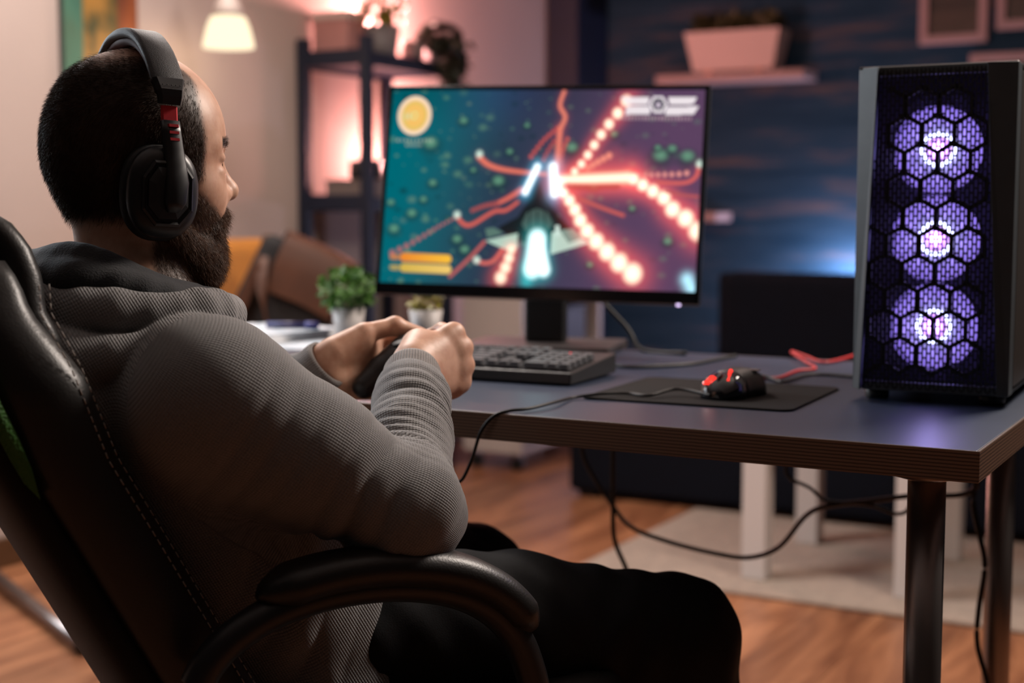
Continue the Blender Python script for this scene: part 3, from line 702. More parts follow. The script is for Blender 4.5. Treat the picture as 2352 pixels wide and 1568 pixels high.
# ------------------------------------------------------------------ sofa against the far side
mat_sofa = M('sofa_navy', (0.0022, 0.003, 0.008), .9, spec=.2, noise=(30, .3), bump=('n', 300, .3))
sf = R(.94, 1.66, 0)
sofa = thing('sofa', 'dark navy corner sofa standing in front of the blue wall', 'sofa', sf, ROT)
MB().box((1.2, .46, .17), (2.4, .92, .30)).build('base', mat_sofa, sofa, smooth=False, bevel=.02)
for x in (.42, 1.22, 2.0): MB().box((x - .02, .36, .385), (.78, .72, .13)).build('seat_cushion', mat_sofa, sofa, smooth=False, bevel=.035, bseg=4)
for x in (.68, 1.40, 2.08):
    MB().box((x - .03, .76, .585), (.68, .24, .36), ax=(np.array([1., 0, 0]), norm([0, 1, -.12]), norm([0, .12, 1]))).build('back_cushion', mat_sofa, sofa, smooth=False, bevel=.05, bseg=4)
MB().box((1.32, .87, .48), (2.16, .12, .56)).build('back_frame', mat_sofa, sofa, smooth=False, bevel=.02)
for x, y in ((.06, .06), (2.34, .06), (.06, .86), (2.34, .86)): MB().box((x, y, .0105), (.06, .06, .021)).build('foot', mat_black, sofa, smooth=False)

# violet light bar behind the sofa
lb = R(1.43, 3.44, 0)
lamp = thing('light_bar', 'violet light bar standing on the floor behind the sofa', 'lamp', lb, ROT)
MB().lathe([(.07, 0), (.07, .012), (.01, .02)], 24).build('base', mat_black, lamp)
MB().tube([(0, 0, .018), (0, 0, .45)], .008, 10).build('pole', mat_black, lamp)
MB().tube([(0, 0, .45), (0, 0, .70)], .018, 14).build('tube', E('violet_tube', (.55, .48, 1.0), 6.0), lamp)
l = bpy.data.lights.new('light_bar_glow', 'POINT'); l.energy = 44.0; l.color = (.78, .72, 1.0); l.shadow_soft_size = .05
lo = bpy.data.objects.new('light_bar_glow', l); COL.objects.link(lo); lo.parent = lamp; lo.location = (0, .05, .62)

# ------------------------------------------------------------------ wall shelves, planter, picture frames on the blue wall
mat_shelf = M('shelf_pale', (.34, .24, .23), .5, noise=(6, .1))
def wall_shelf(a0, a1, z, lab):
    o = room_box('wall_shelf', a0, a1, BW - .20, BW - .001, z - .02, z + .02, mat_shelf, bevel=.004); return tag(o, lab, 'shelf', 'pale wall shelves')
wall_shelf(.50, 1.21, 1.605, 'pale wall shelf carrying the white planter on the blue wall')
wall_shelf(.17, .81, .972, 'lower pale wall shelf on the blue wall half behind the monitor')
pl_ = thing('planter', 'long white planter of dark grass on the wall shelf', 'plant', R(.862, BW - .10, 1.639), ROT)
b = MB(); q = []
for w_, d_, z in ((.38, .12, 0), (.455, .165, .175), (.44, .15, .175), (.42, .13, .15)):
    q.append([(-w_ / 2, -d_ / 2, z), (w_ / 2, -d_ / 2, z), (w_ / 2, d_ / 2, z), (-w_ / 2, d_ / 2, z)])
b.loft(q); b.build('trough', M('planter_white', (.60, .47, .43), .5, noise=(5, .05)), pl_, smooth=False)
for x in (-.12, .12): MB().box((x, 0, -.007), (.03, .1, .0135)).build('foot', M('copper_foot', (.35, .12, .04), .4, .3), pl_, smooth=False)
def grass(r):
    p = np.array([r.uniform(-.2, .2), r.uniform(-.055, .055), .15]); p[2] += .075 * r.random(); return p, np.array([r.normal(0, .3), r.normal(0, .3), 1.0])
leaves(520, grass, .045, 9, 0.0).build('foliage', mat_leafo, pl_, kind='stuff')
mat_frame = M('frame_pale', (.42, .27, .26), .5, noise=(5, .06))
def art_mat(nm, cols, sc, rough=.5):
    m = bpy.data.materials.new(nm); m.use_nodes = True; nt = m.node_tree; L = nt.links.new; b = nt.nodes['Principled BSDF']; b.inputs['Roughness'].default_value = rough
    tc = nt.nodes.new('ShaderNodeTexCoord'); mp = nt.nodes.new('ShaderNodeMapping'); mp.inputs['Scale'].default_value = sc; n = nt.nodes.new('ShaderNodeTexNoise'); n.inputs['Scale'].default_value = 2.2; n.inputs['Detail'].default_value = 3
    L(tc.outputs['Object'], mp.inputs[0]); L(mp.outputs[0], n.inputs['Vector']); r = nt.nodes.new('ShaderNodeValToRGB')
    e = r.color_ramp.elements; e[0].position = .3; e[0].color = (*cols[0], 1); e[1].position = .7; e[1].color = (*cols[-1], 1)
    for i, c in enumerate(cols[1:-1]): x = e.new(.3 + .4 * (i + 1) / (len(cols) - 1)); x.color = (*c, 1)
    L(n.outputs[0], r.inputs[0]); L(r.outputs[0], b.inputs['Base Color']); return m
mat_art = art_mat('framed_landscape', [(.02, .016, .012), (.06, .045, .03), (.13, .085, .075)], (1, 1, 4))
def frame(a0, a1, z0, z1, lab):
    t = thing('picture_frame', lab, 'picture', R((a0 + a1) / 2, BW - .002, z0), ROT, 'pale picture frames on the blue wall')
    w_, h_ = a1 - a0, z1 - z0; f = .036
    MB().box((0, -.006, h_ / 2), (w_ - f, .008, h_ - f)).build('picture', mat_art, t, smooth=False)
    for c, d in (((0, -.013, f / 2), (w_, .026, f)), ((0, -.013, h_ - f / 2), (w_, .026, f)), ((-w_ / 2 + f / 2, -.013, h_ / 2), (f, .026, h_ - 2 * f)), ((w_ / 2 - f / 2, -.013, h_ / 2), (f, .026, h_ - 2 * f))):
        MB().box(c, d).build('moulding', mat_frame, t, smooth=False, bevel=.003)
frame(1.668, 1.953, 1.72, 2.1, 'pale framed picture at the top, left of two on the blue wall')
frame(1.99, 2.30, 1.765, 2.14, 'pale framed picture cut by the right edge of the photo, top')
frame(1.885, 2.33, 1.30, 1.668, 'pale framed picture just behind the top of the computer tower')

# ------------------------------------------------------------------ navy bookshelf with things on it
sh = R(0.006, 1.352, 0)
bk = thing('bookshelf', 'narrow navy open bookshelf against the beige wall', 'bookshelf', sh, ROT)
SD, SL = .31, .565
for x in (.02, SD - .02):
    for y in (.02, SL - .02): MB().box((x, y, .8035), (.038, .038, 1.607)).build('post', mat_navy, bk, smooth=False, bevel=.003)
for z in (1.535, 1.03, .53, .09):
    MB().box((SD / 2, SL / 2, z - .009), (SD - .004, SL - .08, .018)).build('shelf', mat_navy, bk, smooth=False, bevel=.002)
    for y in (.02, SL - .02): MB().box((SD / 2, y, z), (SD - .078, .025, .055)).build('rail', mat_navy, bk, smooth=False, bevel=.002)
    for x in (.012, SD - .012): MB().box((x, SL / 2, z - .008), (.018, SL - .078, .05)).build('side_rail', mat_navy, bk, smooth=False, bevel=.002)
def sp(x, y, z): return sh + U * x + V * y + Z * z
bx = thing('storage_box', 'pale pink box with a lid at the near end of the bookshelf top', 'box', sp(.10, .13, 1.537), ROT)
MB().box((0, 0, .07), (.15, .12, .14)).build('body', M('box_pink', (.5, .24, .22), .6, noise=(5, .1)), bx, smooth=False, bevel=.003)
MB().box((0, 0, .155), (.158, .128, .03)).build('lid', M('box_lid', (.62, .5, .46), .6), bx, smooth=False, bevel=.004)
mat_potg = M('pot_grey', (.16, .14, .14), .5, noise=(8, .1))
t = thing('potted_plant', 'yellow-leaved plant in a grey pot on the bookshelf top', 'plant', sp(.245, .185, 1.537), 0, 'plants on the bookshelf')
pot(t, .05, .066, .12, mat_potg); leaves(160, bush(.07, .075, .20), .04, 21).build('foliage', mat_leafy, t, kind='stuff')
t = thing('potted_plant', 'dark trailing plant hanging over the far end of the bookshelf', 'plant', sp(.262, .515, 1.537), ROT, 'plants on the bookshelf')
pot(t, .036, .046, .085, mat_potg)
def trail_fn(r):
    if r.random() < .4:
        v = norm(r.normal(0, 1, 3)); return np.array([.02 + v[0] * .06, v[1] * .06, .115 + v[2] * .035]), v
    q = r.random(); return np.array([.085 + r.normal(0, .018), -.01 + r.normal(0, .03), .10 - q * .33]), np.array([r.normal(0, 1), r.normal(0, 1), -.6])
leaves(1000, trail_fn, .034, 22).build('foliage', mat_leafd, t, kind='stuff')
bb = MB()
for k in range(5): bb.tube(spline([(.01, 0, .07), (.05, -.01 + .012 * k, .115), (.085, -.02 + .014 * k, .06), (.088, -.03 + .016 * k, -.2)], 5), .002, 5)
bb.build('vine', mat_leafd, t)
t = thing('flower_pot', 'small plain grey pot between the two bookshelf plants', 'pot', sp(.235, .40, 1.537), 0)
MB().lathe([(.034, 0), (.044, .085), (.04, .085), (.037, .02), (.001, .02)], 24).build('pot', mat_potg, t)
MB().lathe([(.0375, .05), (.001, .055)], 16).build('soil', mat_soil, t)
bx = thing('storage_box', 'low grey box on the middle shelf of the bookshelf', 'box', sp(.17, .16, 1.032), ROT)
MB().box((0, 0, .035), (.20, .17, .07)).build('body', M('box_grey', (.2, .15, .14), .7), bx, smooth=False, bevel=.003)
MB().box((0, 0, .074), (.206, .176, .012)).build('lid', M('box_grey_lid', (.16, .12, .11), .7), bx, smooth=False, bevel=.003)
hp = thing('camera', 'black camera lying on the grey box in the bookshelf', 'camera', sp(.19, .16, 1.1125), ROT + .4)
MB().box((0, 0, .035), (.12, .055, .07)).build('body', mat_black, hp, smooth=False, bevel=.01, bseg=3)
MB().lathe([(.03, 0), (.034, .05), (.028, .06), (.001, .058)], 24, (.0, -.0275, .035), (np.array([1., 0, 0]), Z, np.array([0, -1., 0]))).build('lens', mat_blackg, hp)
MB().box((0, 0, .078), (.05, .04, .02)).build('viewfinder', mat_black, hp, smooth=False, bevel=.006)
ob = thing('storage_box', 'small orange box at the back of the middle bookshelf shelf', 'box', sp(.2, .335, 1.032), ROT)
MB().box((0, 0, .03), (.12, .12, .06)).build('body', M('box_orange', (.45, .14, .02), .6), ob, smooth=False, bevel=.003)
MB().box((0, 0, .064), (.125, .125, .01)).build('lid', M('box_orange_lid', (.4, .12, .02), .6), ob, smooth=False, bevel=.002)
mat_pinkled = E('pink_led', (1.0, .45, .42), 7.0)
for (x, y, z, e, lab) in ((.12, .46, 1.537, 42.0, 'round pink light glowing behind the pots on the bookshelf top'), (.14, .475, 1.032, 17.0, 'round pink light glowing inside the middle bookshelf shelf')):
    t = thing('accent_light', lab, 'lamp', sp(x, y, z), 0, 'pink accent lights')
    MB().lathe([(.03, 0), (.032, .004), (.032, .016), (.028, .018)], 24).build('base', mat_black, t)
    MB().lathe([(.028, .018), (.026, .032), (.014, .042), (.001, .044)], 24).build('dome', mat_pinkled, t)
    l = bpy.data.lights.new('accent_glow', 'POINT'); l.energy = e; l.color = (1.0, .42, .38); l.shadow_soft_size = .03
    lo = bpy.data.objects.new('accent_glow', l); COL.objects.link(lo); lo.parent = t; lo.location = (0.0, .0, .15)

# ------------------------------------------------------------------ white cabinet on castors
cb0 = R(.33, 1.96, 0)
cab = thing('cabinet', 'white open-front cabinet on castors beside the bookshelf', 'cabinet', cb0, ROT)
W_, Ln, H0, H1 = .262, .70, .07, .69
mat_cab = M('cabinet_white', (.56, .48, .44), .5, noise=(4, .04))
MB().box((W_ / 2, Ln / 2, H1 - .012), (W_, Ln, .024)).build('top_panel', mat_cab, cab, smooth=False, bevel=.002)
MB().box((W_ / 2, Ln / 2, H0 + .012), (W_, Ln, .024)).build('bottom_panel', mat_cab, cab, smooth=False, bevel=.002)
for y in (.012, Ln - .012): MB().box((W_ / 2, y, (H0 + H1) / 2), (W_, .024, H1 - H0 - .05)).build('side_panel', mat_cab, cab, smooth=False, bevel=.002)
MB().box((.006, Ln / 2, (H0 + H1) / 2), (.012, Ln - .05, H1 - H0 - .05)).build('back_panel', mat_cab, cab, smooth=False)
MB().box((W_ / 2 + .004, Ln / 2, .44), (W_ - .018, Ln - .05, .02)).build('shelf', mat_cab, cab, smooth=False)
MB().box((W_ - .011, Ln / 2, .26), (.02, Ln - .056, .30)).build('door', mat_cab, cab, smooth=False, bevel=.003)
for x in (.04, W_ - .04):
    for y in (.04, Ln - .04):
        c = MB().tube([(x, y - .012, .0265), (x, y + .012, .0265)], .026, 16).build('castor', mat_black, cab); MB().box((x, y, .061), (.03, .03, .017)).build('bracket', mat_leg, c, smooth=False)
ob = thing('storage_box', 'orange box standing inside the white cabinet', 'box', cb0 + U * .14 + V * .20 + Z * .451, ROT)
MB().box((0, 0, .035), (.18, .24, .07)).build('body', M('carton_orange', (.52, .15, .015), .6), ob, smooth=False, bevel=.003)
MB().box((0, 0, .074), (.185, .245, .01)).build('lid', M('carton_orange_lid', (.5, .14, .015), .6), ob, smooth=False, bevel=.003)

nb = thing('storage_box', 'dark navy box added to darken the far end inside the white cabinet', 'box', cb0 + U * .135 + V * .50 + Z * .451, ROT)  # invented box, added only to darken this part of the cabinet
MB().box((0, 0, .075), (.20, .20, .15)).build('body', mat_navy, nb, smooth=False, bevel=.003)
MB().box((0, 0, .157), (.206, .206, .014)).build('lid', mat_navy, nb, smooth=False, bevel=.003)

# ------------------------------------------------------------------ orange armchair and the bag on it
ac0 = R(.08, .27, 0)
mat_or = M('armchair_orange', (.52, .19, .012), .8, noise=(12, .15), bump=('n', 250, .3), sheen=.2)
ac = thing('armchair', 'orange upholstered armchair by the beige wall behind the desk', 'armchair', ac0, ROT)
MB().box((.36, .36, .24), (.66, .54, .24)).build('seat_base', mat_or, ac, smooth=False, bevel=.03, bseg=3)
MB().box((.40, .36, .41), (.56, .52, .11)).build('seat_cushion', mat_or, ac, smooth=False, bevel=.04, bseg=4)
MB().box((.085, .36, .56), (.15, .70, .70), ax=(norm([1, 0, .1]), np.array([0, 1., 0]), norm([-.1, 0, 1]))).build('backrest', mat_or, ac, smooth=False, bevel=.05, bseg=4)
for y in (.05, .67): MB().box((.38, y, .37), (.58, .09, .46)).build('armrest', mat_or, ac, smooth=False, bevel=.035, bseg=4)
for x in (.1, .62):
    for y in (.08, .64): MB().lathe([(.014, 0), (.022, .13)], 14, (x, y, 0)).build('leg', M('armchair_leg', (.12, .06, .03), .5), ac)
bg0 = R(.44, .57, .472)
bag = thing('messenger_bag', 'black messenger bag with brown leather flap and strap on the armchair', 'bag', bg0, math.radians(12))
mat_bagb = M('bag_canvas', (.012, .010, .011), .8, noise=(60, .3)); mat_bagl = M('bag_leather', (.085, .026, .009), .6, noise=(9, .35), bump=('n', 90, .3))
rl = math.radians(26); AXB = (np.array([math.cos(rl), 0, -math.sin(rl)]), np.array([0, 1., 0]), np.array([math.sin(rl), 0, math.cos(rl)]))
def bp(x, y, z): return AXB[0] * x + AXB[1] * y + AXB[2] * z + Z * .066
MB().box(bp(0, 0, .19), (.28, .12, .38), ax=AXB).build('body', mat_bagb, bag, smooth=False, bevel=.035, bseg=4)
b = MB(); rings = []
for y, z in ((.062, .26), (.064, .36), (.05, .395), (0, .41), (-.05, .40), (-.068, .37), (-.074, .30), (-.076, .22)):
    w_ = .115 if z > .25 else .10
    rings.append([bp(.03 + w_ * q_, y - .004 * (1 - abs(q_)), z + .006 * (1 - abs(q_))) for q_ in (-1, -.5, 0, .5, 1)])
b.loft(rings, closed=False); b.build('flap', mat_bagl, bag)
MB().box(bp(-.12, -.079, .17), (.035, .006, .22), ax=AXB).build('buckle_strap', mat_bagl, bag, smooth=False, bevel=.002)
b = MB(); b.tube(spline([bp(-.13, 0, .37), bp(-.10, -.09, .25), bp(-.02, -.105, .12), bp(.06, -.105, .03), bp(.12, -.10, -.02), bp(.145, -.03, .05), bp(.145, 0, .30)], 7), .018, 8, .22); b.build('shoulder_strap', mat_bagl, bag)

# ------------------------------------------------------------------ pendant lamp, painting, pole on the floor
lp = R(.25, .70, 0)
zl = pY(535, 110, lp[1])[2]
pd = thing('pendant_lamp', 'glowing white bell-shaped pendant lamp in front of the beige wall', 'lamp', (lp[0], lp[1], zl), 0)
MB().lathe([(.078, 0), (.079, .004), (.074, .03), (.066, .062), (.056, .088), (.050, .095)], 32).build('shade', E('lamp_shade_glow', (1.0, .82, .55), 1.45), pd)
MB().lathe([(.050, .095), (.040, .125), (.026, .16), (.014, .175), (.006, .18)], 28).build('cap', M('lamp_cap', (.6, .5, .45), .5), pd)
MB().tube([(0, 0, .178), (0, 0, 2.6 - zl)], .003, 8).build('cord', mat_white, pd)
l = bpy.data.lights.new('pendant_bulb', 'POINT'); l.energy = 2.2; l.color = (1, .76, .48); l.shadow_soft_size = .03
lo = bpy.data.objects.new('pendant_bulb', l); COL.objects.link(lo); lo.parent = pd; lo.location = (0, 0, -.03)
pt0 = R(0.001, .40, 1.34)
pa = thing('painting', 'abstract green, yellow and rust painting hung on the beige wall', 'painting', pt0, ROT)
MB().box((.009, 0, .35), (.018, .30, .70)).build('canvas', M('canvas_edge', (.05, .06, .06), .6), pa, smooth=False)
for y0, y1, m in ((-.15, -.075, art_mat('paint_green', [(.02, .09, .07), (.05, .15, .10), (.06, .10, .06)], (1, 4, 2))), (-.075, .065, art_mat('paint_yellow', [(.05, .05, .015), (.32, .16, .03), (.36, .18, .06)], (1, 5, 3))), (.065, .15, art_mat('paint_rust', [(.06, .014, .008), (.16, .04, .012), (.32, .08, .015)], (1, 6, 2)))):
    MB().box((.019, (y0 + y1) / 2, .35), (.003, y1 - y0 - .001, .698)).build('painted_field', m, pa, smooth=False)
t0, t1 = pZ(-14, 1322, .02), pZ(190, 1482, .02)
pole = thing('metal_pole', 'grey metal pole lying on the floor near the baseboard', 'pole', t0, 0)
MB().tube([(0, 0, 0), tuple(t1 - t0)], .018, 14).build('tube', mat_leg, pole)
for e in ((0, 0, 0), tuple(t1 - t0)):
    dd = norm(t1 - t0) * .012; MB().tube([np.array(e) - dd, np.array(e) + dd], .0195, 14).build('end_cap', mat_black, pole)

# ------------------------------------------------------------------ smooth solids: distance fields turned into meshes
class Vol:
    def __init__(s, lo, hi, h):
        s.h = h; s.lo = np.asarray(lo, float); s.n = np.ceil((np.asarray(hi, float) - s.lo) / h).astype(int) + 1
        s.d = np.full(tuple(s.n), 0.05, np.float32)
    def win(s, lo, hi):
        i0 = np.clip(np.floor((np.asarray(lo) - s.lo) / s.h).astype(int), 0, s.n); i1 = np.clip(np.ceil((np.asarray(hi) - s.lo) / s.h).astype(int) + 1, 0, s.n)
        sl = tuple(slice(a, b) for a, b in zip(i0, i1))
        ax = [(s.lo[k] + s.h * np.arange(i0[k], i1[k])).astype(np.float32) for k in range(3)]
        return sl, ax[0][:, None, None], ax[1][None, :, None], ax[2][None, None, :]
    def put(s, lo, hi, fn, k=0.02, cut=False):
        m = k + 0.012
        sl, x, y, z = s.win(np.asarray(lo) - m, np.asarray(hi) + m)
        cur = s.d[sl]
        if cur.size == 0: return s
        d = fn(x, y, z)
        if cut: d = -d
        if not cut:
            h = np.maximum(k - np.abs(cur - d), 0) / max(k, 1e-6); s.d[sl] = np.minimum(cur, d) - h * h * k * .25
        else:
            h = np.maximum(k - np.abs(cur - d), 0) / max(k, 1e-6); s.d[sl] = np.maximum(cur, d) + h * h * k * .25
        return s
    def cone(s, a, b, ra, rb, k=0.02, disp=None):
        a = np.asarray(a, float); b = np.asarray(b, float); u = b - a; L2 = float(u @ u) + 1e-12; R_ = max(ra, rb) + (.012 if disp else 0)
        def fn(x, y, z):
            t = np.clip(((x - a[0]) * u[0] + (y - a[1]) * u[1] + (z - a[2]) * u[2]) / L2, 0, 1)
            d = np.sqrt((x - a[0] - t * u[0]) ** 2 + (y - a[1] - t * u[1]) ** 2 + (z - a[2] - t * u[2]) ** 2) - (ra + (rb - ra) * t)
            if disp is not None: d = d - disp(x, y, z, t)
            return d
        return s.put(np.minimum(a, b) - R_, np.maximum(a, b) + R_, fn, k)
    def ell(s, c, r, ax=None, k=0.02, cut=False):
        c = np.asarray(c, float); r = np.asarray(r, float); A = np.eye(3) if ax is None else np.asarray(ax, float)
        ext = np.sqrt(((A * r[:, None]) ** 2).sum(0))
        def fn(x, y, z):
            q = [((x - c[0]) * A[i, 0] + (y - c[1]) * A[i, 1] + (z - c[2]) * A[i, 2]) / r[i] for i in range(3)]
            k0 = np.sqrt(q[0] ** 2 + q[1] ** 2 + q[2] ** 2); k1 = np.sqrt((q[0] / r[0]) ** 2 + (q[1] / r[1]) ** 2 + (q[2] / r[2]) ** 2) + 1e-6
            return k0 * (k0 - 1) / k1
        return s.put(c - ext, c + ext, fn, k, cut)
    def chain(s, pts, rr, k=0.01):
        for i in range(len(pts) - 1): s.cone(pts[i], pts[i + 1], rr[i], rr[i + 1], k if i == 0 else min(k, .004))
        return s
    def mesh(s):
        d = s.d; d[0] = d[-1] = .05; d[:, 0] = d[:, -1] = .05; d[:, :, 0] = d[:, :, -1] = .05
        neg = d < 0; n = s.n
        c = neg[:-1, :-1, :-1].astype(np.int8)
        for o in ((1, 0, 0), (0, 1, 0), (0, 0, 1), (1, 1, 0), (1, 0, 1), (0, 1, 1), (1, 1, 1)):
            c = c + neg[o[0]:n[0] - 1 + o[0], o[1]:n[1] - 1 + o[1], o[2]:n[2] - 1 + o[2]]
        cells = np.argwhere((c > 0) & (c < 8)); del c
        I = cells.T; corners = [(i, j, k) for i in (0, 1) for j in (0, 1) for k in (0, 1)]
        val = {o: d[I[0] + o[0], I[1] + o[1], I[2] + o[2]].astype(np.float64) for o in corners}
        acc = np.zeros((len(cells), 3)); cnt = np.zeros(len(cells))
        for o in corners:
            for ax in range(3):
                if o[ax]: continue
                p = list(o); p[ax] = 1; p = tuple(p); v0, v1 = val[o], val[p]; m = (v0 < 0) != (v1 < 0)
                t = np.where(m, v0 / np.where(m, v0 - v1, 1), 0); q = np.tile(np.array(o, float), (len(cells), 1)); q[:, ax] = t
                acc += q * m[:, None]; cnt += m
        verts = s.lo + (cells + acc / cnt[:, None]) * s.h
        idx = np.full(tuple(n - 1), -1, np.int32); idx[I[0], I[1], I[2]] = np.arange(len(cells), dtype=np.int32)
        Q = []
        for ax in range(3):
            a1, a2 = (ax + 1) % 3, (ax + 2) % 3
            s0 = [slice(1, -1)] * 3; s1 = [slice(1, -1)] * 3; s0[ax] = slice(0, -1); s1[ax] = slice(1, None)
            A, B = neg[tuple(s0)], neg[tuple(s1)]
            e = np.argwhere(A != B); off = np.array([1, 1, 1]); off[ax] = 0; e = e + off
            inside = neg[e[:, 0], e[:, 1], e[:, 2]]
            def at(d1, d2):
                q = e.copy(); q[:, a1] -= d1; q[:, a2] -= d2; return idx[q[:, 0], q[:, 1], q[:, 2]]
            quad = np.stack([at(1, 1), at(0, 1), at(0, 0), at(1, 0)], 1)
            quad[~inside] = quad[~inside][:, ::-1]; Q.append(quad)
        Q = np.concatenate(Q); Q = Q[(Q >= 0).all(1)]
        return verts, Q
def vnormals(v, q):
    n = np.zeros_like(v); fn = np.cross(v[q[:, 2]] - v[q[:, 0]], v[q[:, 3]] - v[q[:, 1]])
    for k in range(4): np.add.at(n, q[:, k], fn)
    return n / (np.linalg.norm(n, axis=1, keepdims=True) + 1e-12)

# ------------------------------------------------------------------ the person: frames and joints
BA = math.radians(40); f = np.array([math.cos(BA), math.sin(BA), 0]); r = np.array([math.sin(BA), -math.cos(BA), 0])
SCN = np.array([-.400, 1.484, .822])              # between the shoulders
HIP = np.array([-.255, 1.61, .515])
Sr = SCN + r * .185; Sl = SCN - r * .185
Er = pY(925, 1172, 1.40); Wr = pY(946, 868, 1.62)
Wl = pY(738, 848, 1.755); El = np.array([-.40, 1.81, .665])
HYAW = math.radians(36); HP = math.radians(-3)   # head turn and nod
hf = np.array([math.cos(HYAW) * math.cos(HP), math.sin(HYAW) * math.cos(HP), math.sin(HP)]); hr_ = np.array([math.sin(HYAW), -math.cos(HYAW), 0]); hu = np.cross(hr_, hf)
HO = np.array([-.406, 1.50, 1.0386])
HAX = np.array([hf, -hr_, hu])
def H(x, y, z): return HO + hf * x - hr_ * y + hu * z    # head space: x to the face, y to the left ear, z up
def toH(v): return (v - HO) @ HAX.T
NB = np.array([-.398, 1.480, .880])

person = thing('person', 'bearded man in a grey hoodie and headset holding a game controller', 'person', (HIP[0], HIP[1], 0), 0)
PO = np.array([HIP[0], HIP[1], 0])

# --- body: head, neck, trunk, arms and hands in one surface
bv = Vol((-.66, 1.20, .60), (.02, 1.90, 1.20), .002)
bv.ell(H(.009, 0, .043), (.088, .076, .087), HAX, .02)
bv.ell(H(.030, 0, .042), (.070, .066, .068), HAX, .03)
bv.ell(H(-.034, 0, .016), (.042, .057, .048), HAX, .03)
bv.ell(H(.046, 0, -.032), (.050, .054, .070), HAX, .03)
for s_ in (-1, 1):
    bv.cone(H(.005, s_ * .054, -.045), H(.082, s_ * .014, -.098), .017, .018, .02)
    bv.ell(H(.062, s_ * .042, -.012), (.020, .017, .019), HAX, .02)
    bv.cone(H(.094, s_ * .010, .034), H(.074, s_ * .044, .033), .009, .008, .014)
    bv.ell(H(-.006, s_ * .076, -.006), (.016, .010, .030), HAX, .006)
bv.ell(H(.080, 0, -.096), (.020, .024, .020), HAX, .02)
for s_ in (-1, 1): bv.ell(H(.104, s_ * .034, .017), (.017, .019, .013), HAX, .012, cut=True)
bv.cone(H(.098, 0, .024), H(.116, 0, -.008), .0075, .0092, .012); bv.ell(H(.1165, 0, -.011), (.0120, .0115, .0105), HAX, .008)
for s_ in (-1, 1):
    bv.ell(H(.105, s_ * .0125, -.016), (.0105, .0075, .0085), HAX, .006)
    bv.ell(H(.0845, s_ * .032, .0225), (.0122, .0165, .0075), HAX, .005); bv.ell(H(.0835, s_ * .032, .0075), (.0115, .016, .0062), HAX, .005)
bv.ell(H(.096, 0, -.037), (.014, .026, .014), HAX, .012)
for s_ in (-1, 1): bv.ell(H(.080, s_ * .024, -.016), (.021, .020, .026), HAX, .02)
bv.cone(H(.101, -.014, -.048), H(.101, .014, -.048), .0062, .0062, .006); bv.cone(H(.098, -.012, -.0585), H(.098, .012, -.0585), .0068, .0068, .006)
bv.cone(H(-.008, 0, -.03), NB + f * .008, .047, .053, .03); bv.cone(H(.012, 0, -.06), NB + f * .03, .035, .046, .03)
bv.cone(NB, SCN - Z * .08, .06, .09, .04); bv.cone(SCN - Z * .08 + r * .08, SCN - Z * .08 - r * .08, .07, .07, .05); bv.cone(SCN - Z * .08, SCN * .45 + HIP * .55, .09, .085, .05)
for S_, E_, W_2 in ((Sr, Er, Wr), (Sl, El, Wl)):
    bv.cone(S_, E_, .046, .036, .03); bv.cone(E_, W_2 + (E_ - W_2) * .18, .036, .026, .02); bv.cone(W_2 + (E_ - W_2) * .25, W_2, .0265, .0245, .015)
def orth(a, b):
    a = norm(a); b = norm(np.asarray(b) - a * np.dot(a, b)); return a, b
hands = {}
def hand(side, W, a, b, curl, thumb):
    a, b = orth(a, b); n = np.cross(a, b) * (1 if side == 'r' else -1)
    P = lambda x, y, z=0.0: W + a * x + b * y + n * z        # x to the knuckles, y index to pinky, z into the palm
    kn = [P(.090, -.0305, -.001), P(.095, -.0105, -.004), P(.091, .0105, -.003), P(.082, .029, .001)]
    for k_, (y0, r0) in zip(kn, ((-.012, .0165), (-.004, .0175), (.005, .0175), (.013, .0165))):
        bv.cone(P(.004, y0, .002), k_, r0, .0108, .014)
    bv.ell(P(.050, 0, .006), (.046, .036, .0165), np.array([a, b, n]), .012)
    bv.cone(P(.016, -.018, .010), P(.050, -.031, .020), .0185, .0165, .015); bv.cone(P(.018, .020, .009), P(.066, .030, .010), .0165, .0135, .014)
    for k1_, k2_ in zip(kn[:-1], kn[1:]): bv.cone(k1_ - a * .010, k2_ - a * .010, .0105, .0105, .012)
    for k_ in kn: bv.ell(k_ - n * .0035, (.0095, .0085, .0085), np.array([a, b, n]), .008)
    lens = ((.044, .026, .021), (.048, .030, .022), (.045, .028, .021), (.035, .021, .019)); rad = (.0094, .0096, .0090, .0080)
    tips = []
    for i in range(4):
        p = kn[i]; pts = [p]; ang = 0
        for j in range(3):
            ang = math.radians(curl[i][j]); dr = a * math.cos(ang) + n * math.sin(ang) + b * (.10 * (1.5 - i) * (j > 0)); p = p + norm(dr) * lens[i][j]; pts.append(p)
        rr = [rad[i] * 1.08, rad[i], rad[i] * .94, rad[i] * .78]
        bv.chain(pts, rr, .007); tips.append(pts[-1])
        for j in (1, 2): bv.ell(pts[j], (rad[i] * 1.06,) * 3, None, .004)
    tp = [P(*q) for q in thumb]; bv.chain(tp, [.0165, .0125, .0112, .0085], .012); bv.ell(tp[2], (.0118,) * 3, None, .005)
    hands[side] = dict(W=W, a=a, b=b, n=n, P=P, tips=tips)
hand('r', Wr, np.array([.050, .070, .016]), np.array([.16, -.05, -1.0]), ((58, 120, 175), (68, 145, 205), (72, 150, 215), (74, 155, 215)),
     ((.020, -.018, .008), (.046, -.030, .026), (.070, -.026, .046), (.084, -.016, .062)))
hand('l', Wl, np.array([.74, .67, .02]), np.array([-.12, -.22, -.95]), ((40, 85, 120), (66, 120, 160), (74, 130, 180), (78, 135, 185)),
     ((.020, -.020, .010), (.052, -.040, .024), (.092, -.046, .036), (.120, -.034, .050)))
